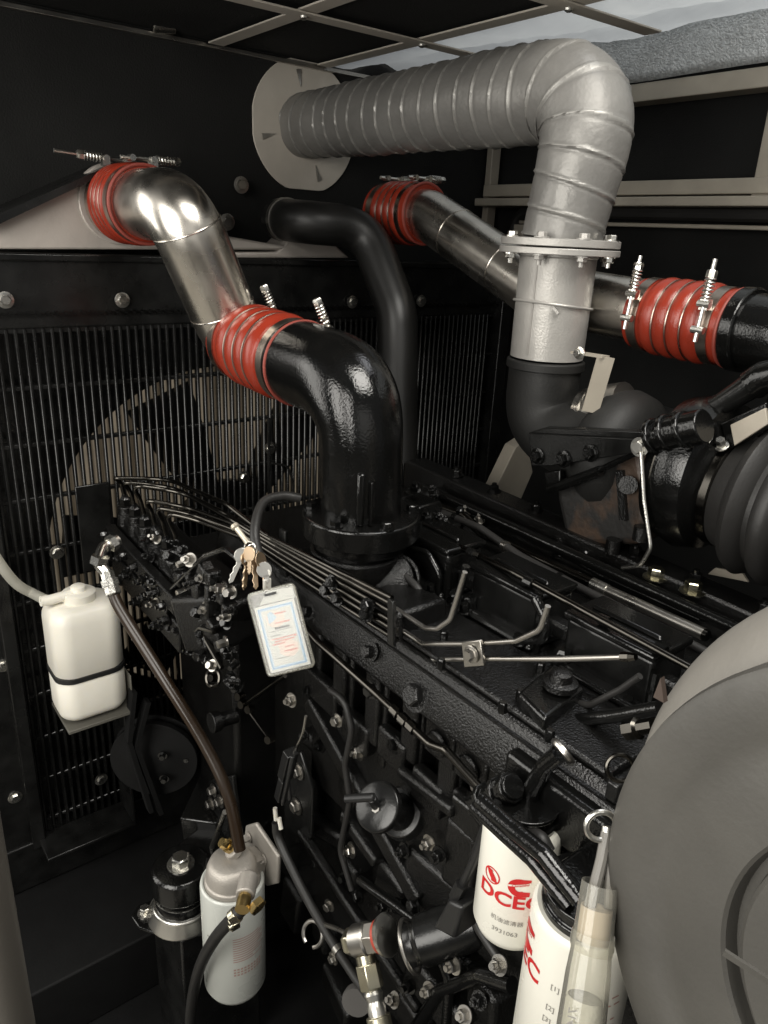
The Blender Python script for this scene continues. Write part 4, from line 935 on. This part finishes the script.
# ================================================================== WHITE FILTERS
def spin_filter(name, lab, x, y, r, ztop, zbot):
    t = thing(name, lab, 'filter', 'white spin-on filters')
    h = ztop - zbot
    MB().lathe([(0, r * .55), (.003, r * .72), (.010, r * .90), (.020, r), (h - .008, r), (h - .003, r - .001), (h, r - .004), (h, r - .008)], V(x, y, zbot), UP, 64).obj('canister', WFIL, t)
    MB().lathe([(-.004, r - .008), (.006, r - .007), (.008, r - .010), (.016, r - .010), (.018, r - .007), (.022, r - .007)], V(x, y, ztop), UP, 56).obj('filter_base', GLOSS, t, .001)
    return t
W1, r1 = V(.474, .357, 0), .0385
b = MB(); b.ab((.485, .20, -.535), (.62, .40, -.475)); b.ab((.44, .225, -.53), (.50, .30, -.515)); b.obj('filter_console', GLOSS, eng, .006, 3)
t = spin_filter('oil_filter', 'smaller white filter with red lettering and two emblems', W1.x, W1.y, r1, -.522, -.665)
a1 = math.atan2(-W1.y, -W1.x)
wrapped_text('DCEC', .0215, 'lettering', REDINK, t, r1, W1, a1 - .10, -.596, sx=1.18, bold=.0006)
wrapped_text('机油滤清器', .0066, 'lettering', GREYINK, t, r1, W1, a1 - .08, -.618)
wrapped_text('3931063', .0072, 'lettering', GREYINK, t, r1, W1, a1 - .10, -.632, sx=1.05)
# round emblem: ring with two swooping birds
b = MB()
def flat_poly(b, pts, cuts=1):
    b.face([b.b.verts.new((x, y, 0)) for x, y in pts])
def arcpoly(cx, cy, r0, r1_, a0, a1_, n=14, sx=1.):
    o = [(cx + r1_ * sx * math.cos(R(a0 + (a1_ - a0) * k / n)), cy + r1_ * math.sin(R(a0 + (a1_ - a0) * k / n))) for k in range(n + 1)]
    i = [(cx + r0 * sx * math.cos(R(a0 + (a1_ - a0) * k / n)), cy + r0 * math.sin(R(a0 + (a1_ - a0) * k / n))) for k in range(n, -1, -1)]
    return o + i
def ringstrip(b, cx, cy, r0, r1_, a0, a1_, n=32, sx=1.):
    for k in range(n):
        p = [R(a0 + (a1_ - a0) * q / n) for q in (k, k + 1)]
        b.face([b.b.verts.new((cx + r_ * sx * math.cos(a), cy + r_ * math.sin(a), 0)) for r_, a in ((r0, p[0]), (r1_, p[0]), (r1_, p[1]), (r0, p[1]))])
ex, ey = -.0225, .0215
ringstrip(b, ex, ey, .0078, .0092, 0, 360)
for s in (1, -1):
    prv = None
    for k in range(9):
        f_ = k / 8; x = s * (-.0052 + .0065 * f_ ** .8); y = s * (.0052 - .0105 * f_); wd = .0022 * math.sin(math.pi * (.15 + .85 * f_)) + .0005
        cur = ((ex + x - wd, ey + y), (ex + x + wd, ey + y))
        if prv: b.face([b.b.verts.new((q[0], q[1], 0)) for q in (prv[0], prv[1], cur[1], cur[0])])
        prv = cur
    b.face([b.b.verts.new((ex + s * q[0], ey + s * q[1], 0)) for q in ((-.0058, .0058), (-.0005, .0064), (.0012, .0052), (-.0045, .0035))])
o = b.obj('round_emblem', REDINK, t, flat=True); wrap_pts(o.data, r1, W1, a1 - .03, -.591)
def c_emblem(parent, r, org, ang, z0, s):
    b = MB(); ringstrip(b, 0, 0, .0055 * s, .0135 * s, 55, 305, 40, 1.05)
    b.face([b.b.verts.new((x * s, y * s, 0)) for x, y in ((.002, -.0136), (.0125, -.0130), (.0125, -.0062), (.002, -.0056))])
    b.face([b.b.verts.new((x * s, y * s, 0)) for x, y in ((.004, .0045), (.0125, .0075), (.0125, .0128), (.004, .0132))])
    o = b.obj('c_emblem', REDINK, parent, flat=True); wrap_pts(o.data, r, org, ang, z0, .0005)
    b = MB()
    for k in range(10):
        f0, f1 = k / 10, (k + 1) / 10; x0, x1 = (-.0138 + .026 * f0) * s, (-.0138 + .026 * f1) * s; y0, y1 = (.001 + .007 * f0) * s, (.001 + .007 * f1) * s
        b.face([b.b.verts.new((x, y, 0)) for x, y in ((x0, y0 - .0013 * s), (x1, y1 - .0013 * s), (x1, y1 + .0013 * s), (x0, y0 + .0013 * s))])
    o = b.obj('emblem_band', WFIL, parent, flat=True); wrap_pts(o.data, r, org, ang, z0, .0009)
    me = text_mesh('Cummins', .0052 * s, shear=.3, bold=.00008); 
    for v in me.vertices: v.co = V(v.co.x * 1.0, v.co.y + v.co.x * .26 + .003 * s, 0)
    wrap_pts(me, r, org, ang, z0, .0012); me.materials.clear(); me.materials.append(REDINK); o = bpy.data.objects.new('lettering', me); COL.objects.link(o); o.parent = parent
c_emblem(t, r1, W1, a1 + .13, -.570, .80)
W2, r2 = V(.462, .268, 0), .0475
t = spin_filter('oil_filter', 'bigger white filter at the bottom, half hidden by the clear sleeve', W2.x, W2.y, r2, -.545, -.74)
a2 = math.atan2(-W2.y, -W2.x)
c_emblem(t, r2, W2, a2 - 1.18, -.580, 1.0)
wrapped_text('DCEC', .026, 'lettering', REDINK, t, r2, W2, a2 - 1.42, -.612, sx=1.1, bold=.0006)
for k, z in enumerate((-.602, -.627, -.642)):
    wrapped_text('[%d]' % (k + 1), .0075, 'lettering', GREYINK, t, r2, W2, a2 - .28 - .03 * k, z)
random.seed(9); L_ = []
for k in range(9):
    x = .0
    while x < .03:
        wd = random.uniform(.003, .008)
        if random.random() < .55: L_.append((x, -.009 * k, x + wd, -.009 * k + .0012))
        x += wd + .003
printed(L_, 'printed_lines', BROWNINK, t, r2, W2, a2 + .32, -.60)

# ================================================================== CLEAR SLEEVE WITH LEAD, lower right
t = thing('clear_sleeve', 'clear plastic sleeve holding a rolled paper and grey lead', 'sleeve')
D_ = .52
s0, s1 = P(603, 862, D=D_), P(578, 1050, D=D_ - .02)
dv = (s1 - s0).normalized()
b = MB(); b.lathe([(.0, .0125), (.046, .0138), (.06, .0150), (.11, .0165), (.2, .0175)], s0 + dv * .014, dv, 32, cap=False); b.lathe([(.046, .0142), (.05, .0148), (.054, .0148), (.058, .0142)], s0, dv, 32, cap=False); b.obj('sleeve_body', CLEARB, t)
b = MB(); b.lathe([(.088, .0115), (.092, .0125), (.17, .0135), (.21, .0135)], s0, dv, 28); b.obj('paper_roll', mat('pale_paper_roll', (.44, .43, .37), .6, bump=.8, bscale=60, cvar=.3), t)
b = MB(); b.lathe([(.030, .0108), (.052, .0110)], s0, dv, 28); b.obj('paper_band', mat('tan_label', (.52, .43, .32), .5), t)
b = MB(); b.tube([s0 + dv * .03 + V(-.004, .003, 0), s0 - dv * .002 + V(-.002, 0, 0), s0 - dv * .02], .0042, 10); b.tube([s0 + dv * .03 + V(.007, -.005, 0), s0 + V(.0045, -.0035, .0), s0 - dv * .012], .0038, 10); b.obj('lead', mat('grey_lead_sheath', (.16, .15, .135), .4), t)
b = MB(); b.lathe([(-.012, .004), (.004, .0045)], s0 - dv * .012, dv, 12); b.ring(P(601, 826, D=D_), V(-.55, -.75, .2), .0105, .0021, 30, 10); b.obj('steel_eye', ZINC, t)
me = text_mesh('714029', .0075, bold=.0001); ca = -V(*s0).normalized(); uu = dv; vv = ca.cross(uu).normalized()
mp = s0 + dv * .105
for v in me.vertices: v.co = mp + ca * .0185 + uu * v.co.x - vv * (v.co.y) * (1) + vv * -.004
me.materials.clear(); me.materials.append(GREYINK); o = bpy.data.objects.new('lettering', me); COL.objects.link(o); o.parent = t
tag(MB().ring(P(620, 768, D=.62), V(-.6, -.6, .3), .011, .002, 26, 8).obj('split_ring', LINE), 'dull grey ring on the engine beside the air cleaner rim', 'ring')

# ================================================================== AIR CLEANER
t = thing('air_cleaner', 'big round grey air cleaner cover close to the camera at right', 'air cleaner')
sN = .36 / .5; nrm = V(math.cos(3.085) * math.cos(.087), math.sin(3.085) * math.cos(.087), math.sin(.087))
ac = V(.5166, .0334, -.5019) * sN; ra, ri, rd, dd = .271 * sN, .143 * sN, .316 * sN, .115 * sN
back = -nrm
b = MB(); b.lathe([(.045, ra * .985), (.03, ra), (.010, ra), (.003, ra * .99), (0, ra * .965), (0, ra * .90), (.0006, ri * 1.56), (.0018, ri * 1.53), (.0024, ri * 1.40), (.001, ri * 1.36), (.001, ri * 1.05), (.003, ri * 1.03), (.013, ri * 1.015), (.013, ri * .965), (.004, ri * .945), (.002, ri * .92), (.002, ri * .3), (.001, .001)], ac, back, 96); b.obj('cover', AIRC, t)
b = MB(); b.lathe([(.04, ra * .99), (.05, rd * .93), (dd - .01, rd * .985), (dd, rd), (dd + .012, rd), (dd + .02, rd * .95), (dd + .10, rd * .93)], ac, back, 96); b.obj('drum', AIRD, t)
u, v, d_ = frame(back)
q = P(658, 690, D=.43)
MB().prism([q + V(0, .002, -.006), q + V(0, -.005, -.006), q + V(0, 0, .008)], V(.004, 0, 0)).obj('shadow_tab', mat('shadow_brown_tab', (.055, .038, .03), .5), t)  # reddish shadow at the rim drawn as a small dark brown tab
g0 = P(724, 952, D=.372); g1 = P(775, 985, D=.362)
b = MB(); b.bar(g0, g1, .002, .0035); b.obj('moulding_line', AIRC, t)

# ================================================================== BANJO FITTING, bottom
t = banjo = thing('banjo_fitting', 'plated pipe elbow with red sealed nut at the bottom', 'fitting')
p0 = P(356, 951, X=.42); p1 = P(398, 943, X=.45); d = (p1 - p0).normalized()
b = MB(); b.lathe([(-.004, .012), (.0, .0145), (.006, .0145)], p0, d, 6); b.obj('cap_bolt', OLIVE, t, .001)
b = MB(); b.lathe([(.006, .0145), (.008, .0165), (.024, .0165), (.026, .0145)], p0, d, 28); b.obj('banjo_ring', DULLZ, t)
b = MB(); b.lathe([(.026, .0165), (.038, .0165)], p0, d, 6, phase=.3); b.obj('hex_nut', DULLZ, t, .001)
b = MB(); b.lathe([(.038, .0165), (.043, .0165)], p0, d, 24); b.obj('red_seal', ORANGE, t)
b = MB(); b.lathe([(.043, .019), (.048, .021), (.05, .018)], p0, d, 28); b.obj('end_flange', ZINC, t)
q0 = p0 + d * .016; q1 = P(378, 1006, X=.415); e = (q1 - q0).normalized()
b = MB(); b.lathe([(.014, .0105), (.022, .0105)], q0, e, 20); b.obj('elbow_neck', OLIVE, t)
b = MB(); b.lathe([(.022, .013), (.044, .013), (.046, .0115)], q0, e, 6); b.obj('swivel_nut', OLIVE, t, .001)
b = MB(); b.lathe([(.046, .008), (.05, .010), (.056, .008), (.062, .010), (.075, .0085), (.12, .0085)], q0, e, 24); b.obj('hose_tail', ZINC, t)
b = MB(); ee = q0 + e * .075; b.lathe([(-.006, .0125), (.006, .0125)], ee, e, 24); b.box(ee + V(-.012, -.008, 0), (.014, .012, .012)); b.lathe([(0, .005), (.006, .005)], ee + V(-.019, -.012, 0), V(-.8, -.6, 0), 10); b.obj('hose_clip', OLIVE, t, .001)
b = MB(); b.lathe([(0, .0125), (.08, .0125)], ee + e * .004, e, 20); b.obj('hose_end', RUB, t)
tag(MB().lathe([(-.006, .019), (.002, .020), (.006, .019)], P(357, 1000, X=.43), V(-.75, -.6, .3), 32).obj('grey_plug', mat('grey_rubber_plug', (.10, .095, .09), .5)), 'grey round plug left of the plated pipe elbow', 'plug')
b = MB(); b.ring(P(313, 934, X=.42), V(-.85, -.2, .5), .0165, .003, 26, 8, R(-60), R(250)); b.tube(smooth(PX([(323, 924), (340, 930), (352, 938)], X=.42)), .003, 8)
tag(b.obj('wire_loop', DULLZ), 'bent grey wire loop left of the plated elbow', 'wire')

# ================================================================== WIRING
t = thing('sensor_wire', 'black sensor lead with two-piece connector and white splices', 'wire')
MB().tube(smooth(PX([(306, 716), (302, 735), (292, 755), (288, 765)], X=.42)), .0018, 8).obj('thin_lead', DULLZ, t)
b = MB(); a_, c_ = P(291, 752, X=.415), P(278, 806, X=.415); b.bar(a_, a_.lerp(c_, .45), .017, .014); b.bar(a_.lerp(c_, .48), a_.lerp(c_, .85), .013, .012); b.tube(PX([(293, 756), (283, 804)], X=.408), .0035, 8); b.tube(PX([(288, 776), (290, 800)], X=.412), .003, 8); b.obj('connector', PLAS, t, .002)
b = MB(); b.cyl(P(275, 808, X=.415), P(276, 820, X=.415), .0032, 8); b.cyl(P(279, 818, X=.415), P(281, 829, X=.415), .0032, 8); b.obj('splice', WPLAS, t)
b = MB(); b.tube(smooth(PX([(276, 822), (279, 840), (300, 885), (325, 930), (352, 972), (372, 1000)], X=.418)), .0062, 14); b.obj('conduit', RUB, t)
b = MB(); b.bolt(P(334, 958, X=.415), XF, .006, .006); b.lathe([(-.004, .0078), (.004, .0078)], P(338, 950, X=.418), P(345, 960, X=.418) - P(338, 950, X=.418), 14); b.obj('conduit_clip', DULLZ, t)
tag(MB().tube(smooth([P(300, 498, D=.99), P(282, 496, D=.98), P(263, 503, D=.96), P(255, 528, D=.93), P(258, 552, D=.92), P(270, 578, D=.92), P(284, 596, D=.93)]), .0062, 16).obj('loop_hose', RUB), 'thick glossy black hose looped beside the keys', 'hose')
b = MB(); b.tube(PX([(269, 418), (269, 500)], Y=1.12), .0028, 8); b.tube(rounded(PX([(272, 463), (288, 466), (294, 485), (292, 500)], Y=1.1), .02), .0022, 8)
tag(b.obj('thin_lead', SATIN), 'thin black upright wire left of the black elbow', 'wire')
b = MB(); b.tube(PX([(178, 590), (180, 560)], Y=1.2), .003, 6)
b.b.free()

# ================================================================== KEYS AND BADGE
kd = .885
t = thing('key_bunch', 'bunch of brass coloured keys hanging above the badge', 'keys')
def camvec(dx, dy): return (AX[0][0] * dx + AX[0][1] * dy, AX[1][0] * dx + AX[1][1] * dy, AX[2][0] * dx + AX[2][1] * dy)
CR, CDn = Vector(camvec(1, 0)), Vector(camvec(0, 1)); CF = CR.cross(CDn)
def key(px, py, ang, ln, m, dz, tw):
    o = P(px, py, D=kd + dz); d = (CR * math.sin(ang) + CDn * math.cos(ang)); s = (CR * math.cos(ang + 0) - CDn * math.sin(ang)); s = (s * math.cos(tw) + CF * math.sin(tw)).normalized(); n = d.cross(s).normalized()
    b = MB(); hd = [o + d * (.0095 + .0095 * math.cos(k * math.pi / 8)) + s * .009 * math.sin(k * math.pi / 8) for k in range(16)]
    b.prism(hd, n * .0022)
    bl = [o + d * .016 + s * .0035, o + d * ln + s * .0035, o + d * (ln + .004), o + d * ln - s * .0025]
    for k in range(5): bl.append(o + d * (ln - (ln - .02) * (k + .5) / 5) - s * (.0036 if k % 2 else .0018))
    bl.append(o + d * .016 - s * .0035); b.prism(bl, n * .0022)
    return b.obj('key', m, t, .0004)
key(245, 548, -.42, .042, ZINC, -.004, .2); key(247, 550, -.10, .044, KEYM, .0, .9); key(253, 549, .06, .045, KEYM, .006, .4); key(258, 552, .22, .040, KEYM, -.002, 1.0); key(250, 546, .0, .030, KEYM, -.008, -.5); key(262, 562, .25, .022, ZINC, -.004, .3)
b = MB(); b.ring(P(250, 549, D=kd - .002), CF + CR * .6, .0085, .0011, 26, 8); b.ring(P(252, 550, D=kd), CF - CR * .5, .0065, .001, 26, 8); b.obj('split_ring', ZINC, t)
b = MB(); a_ = P(234, 525, D=kd + .01); c_ = P(251, 547, D=kd); b.lathe([(0, .005), (.004, .0055), (.006, .0035), (.022, .0033), (.03, .004)], a_, c_ - a_, 12); b.obj('lanyard_hook', mat('cream_metal_hook', (.62, .56, .45), .35, .6), t)
b = MB(); b.box(P(267, 584, D=kd - .002), (.010, .004, .014)); b.lathe([(-.001, .0055), (.003, .005)], P(267, 573, D=kd - .002), -CF, 16); b.obj('badge_clip', mat('pale_clip_plastic', (.6, .58, .52), .3), t, .001)
# badge
t = thing('id_badge', 'clear plastic badge sleeve with a blue bordered paper card', 'badge')
ct = P(281, 630, D=.87); an = R(14.5)
uu = (CR * math.cos(an) - CDn * math.sin(an)); uu = (uu + CF * -.10).normalized(); dn = (CDn * math.cos(an) + CR * math.sin(an)); dn = (dn - uu * dn.dot(uu)).normalized(); nn = uu.cross(dn).normalized()
if nn.dot(ct) > 0: nn = -nn
def B(x, y, z=0): return ct + uu * x + dn * y + nn * z
def rr_poly(hw, y0, y1, r, z, n=5):
    out = []
    for cx_, cy_, a0 in ((hw - r, y0 + r, -90), (hw - r, y1 - r, 0), (-hw + r, y1 - r, 90), (-hw + r, y0 + r, 180)):
        for k in range(n + 1):
            a = R(a0 + 90 * k / n); out.append(B(cx_ + r * math.cos(a), cy_ + r * math.sin(a), z))
    return out
b = MB(); b.prism(rr_poly(.0285, -.0495, .0495, .005, .0016), nn * .0006); b.prism(rr_poly(.0285, -.0495, .0495, .005, -.0022), nn * .0006); b.obj('sleeve', CLEAR, t)
b = MB()
rp = rr_poly(.0283, -.0493, .0493, .005, 0, 5); n_ = len(rp)
b.tube(rp + [rp[0]], .0016, 8); b.obj('welded_edge', CLEARB, t)
MB().prism([B(-.0245, -.0325), B(.0245, -.0325), B(.0245, .0465), B(-.0245, .0465)], nn * .0006).obj('paper_card', PAPER, t)
MB().prism([B(-.008, -.0455, .0024), B(.006, -.0455, .0024), B(.006, -.0425, .0024), B(-.008, -.0425, .0024)], nn * .0003).obj('slot', PLAS, t)
MB().prism([B(-.018, -.034, -.0008), B(-.004, -.048, -.0008), B(.026, -.046, -.0008), B(.026, -.033, -.0008)], nn * .0004).obj('backing_tab', mat('crumpled_white_tab', (.6, .6, .57), .5), t)
def ink(lst, m, z, name='print'):
    b = MB()
    for x0, y0, x1, y1 in lst: b.prism([B(x0, y0, z), B(x1, y0, z), B(x1, y1, z), B(x0, y1, z)], nn * .00008)
    return b.obj(name, m, t, flat=True)
def border(x, y0, y1, wd): return [(-x, y0, x, y0 + wd), (-x, y1 - wd, x, y1), (-x, y0 + wd, -x + wd, y1 - wd), (x - wd, y0 + wd, x, y1 - wd)]
ink(border(.0215, -.0295, .0435, .0034), INKLB, .0007, 'pale_border'); ink(border(.0208, -.0288, .0428, .0012), INKB, .0009, 'blue_border')
random.seed(21)
b = MB()
for cx_, cy_, r_ in ((-.003, -.014, .011), (.004, .022, .012)):
    b.prism([B(cx_ + r_ * math.cos(k * .39269908) * (1 + .1 * math.sin(k * 3)), cy_ + r_ * .9 * math.sin(k * .39269908), .0007) for k in range(16)], nn * .00008)
b.obj('pale_stamp', mat('very_pale_pink_print', (.84, .70, .64), .6), t, flat=True)
L_ = []
for y, x0, x1 in ((-.021, -.002, .011), (-.010, -.004, .013), (.008, -.013, .015), (.011, -.010, .013), (.014, -.014, .0), (.019, .0, .010), (.024, -.002, .013)):
    x = x0
    while x < x1:
        wd = random.uniform(.0012, .003); L_.append((x, y, x + wd, y + random.uniform(.0012, .0022))); x += wd + .0007
ink(L_, INKR, .0010, 'red_lines'); 
L_ = []; x = -.006
while x < .012: wd = random.uniform(.0008, .002); L_.append((x, -.004 - random.uniform(0, .0016), x + wd, -.002)); x += wd + .0006
L_ += [(-.014, -.0008, .014, -.0004), (-.014, .0045, -.002, .0052), (-.014, .0315, .004, .032)]
ink(L_, INKK, .0011, 'dark_lines')
b = MB(); b.prism([B(-.011, -.022, .001), B(-.006, -.024, .001), B(-.001, -.016, .001), B(-.006, -.012, .001), B(-.012, -.010, .001)], nn * .00008); b.obj('grey_mark', INKLB, t, flat=True)

# ------------------------------------------------------------------ put each Empty at the base of its thing
bpy.context.view_layer.update()
def tree(o):
    yield o
    for c in o.children: yield from tree(c)
for r in ROOTS:
    pts = []
    for o in tree(r):
        if o.type == 'MESH': pts += [o.matrix_world @ Vector(c) for c in o.bound_box]
    if not pts: continue
    base = V((min(p.x for p in pts) + max(p.x for p in pts)) / 2, (min(p.y for p in pts) + max(p.y for p in pts)) / 2, min(p.z for p in pts))
    r.location = base
    for c in r.children: c.location = c.location - base
banjo.scale = (1.2, 1.2, 1.2); banjo.location.z -= .018
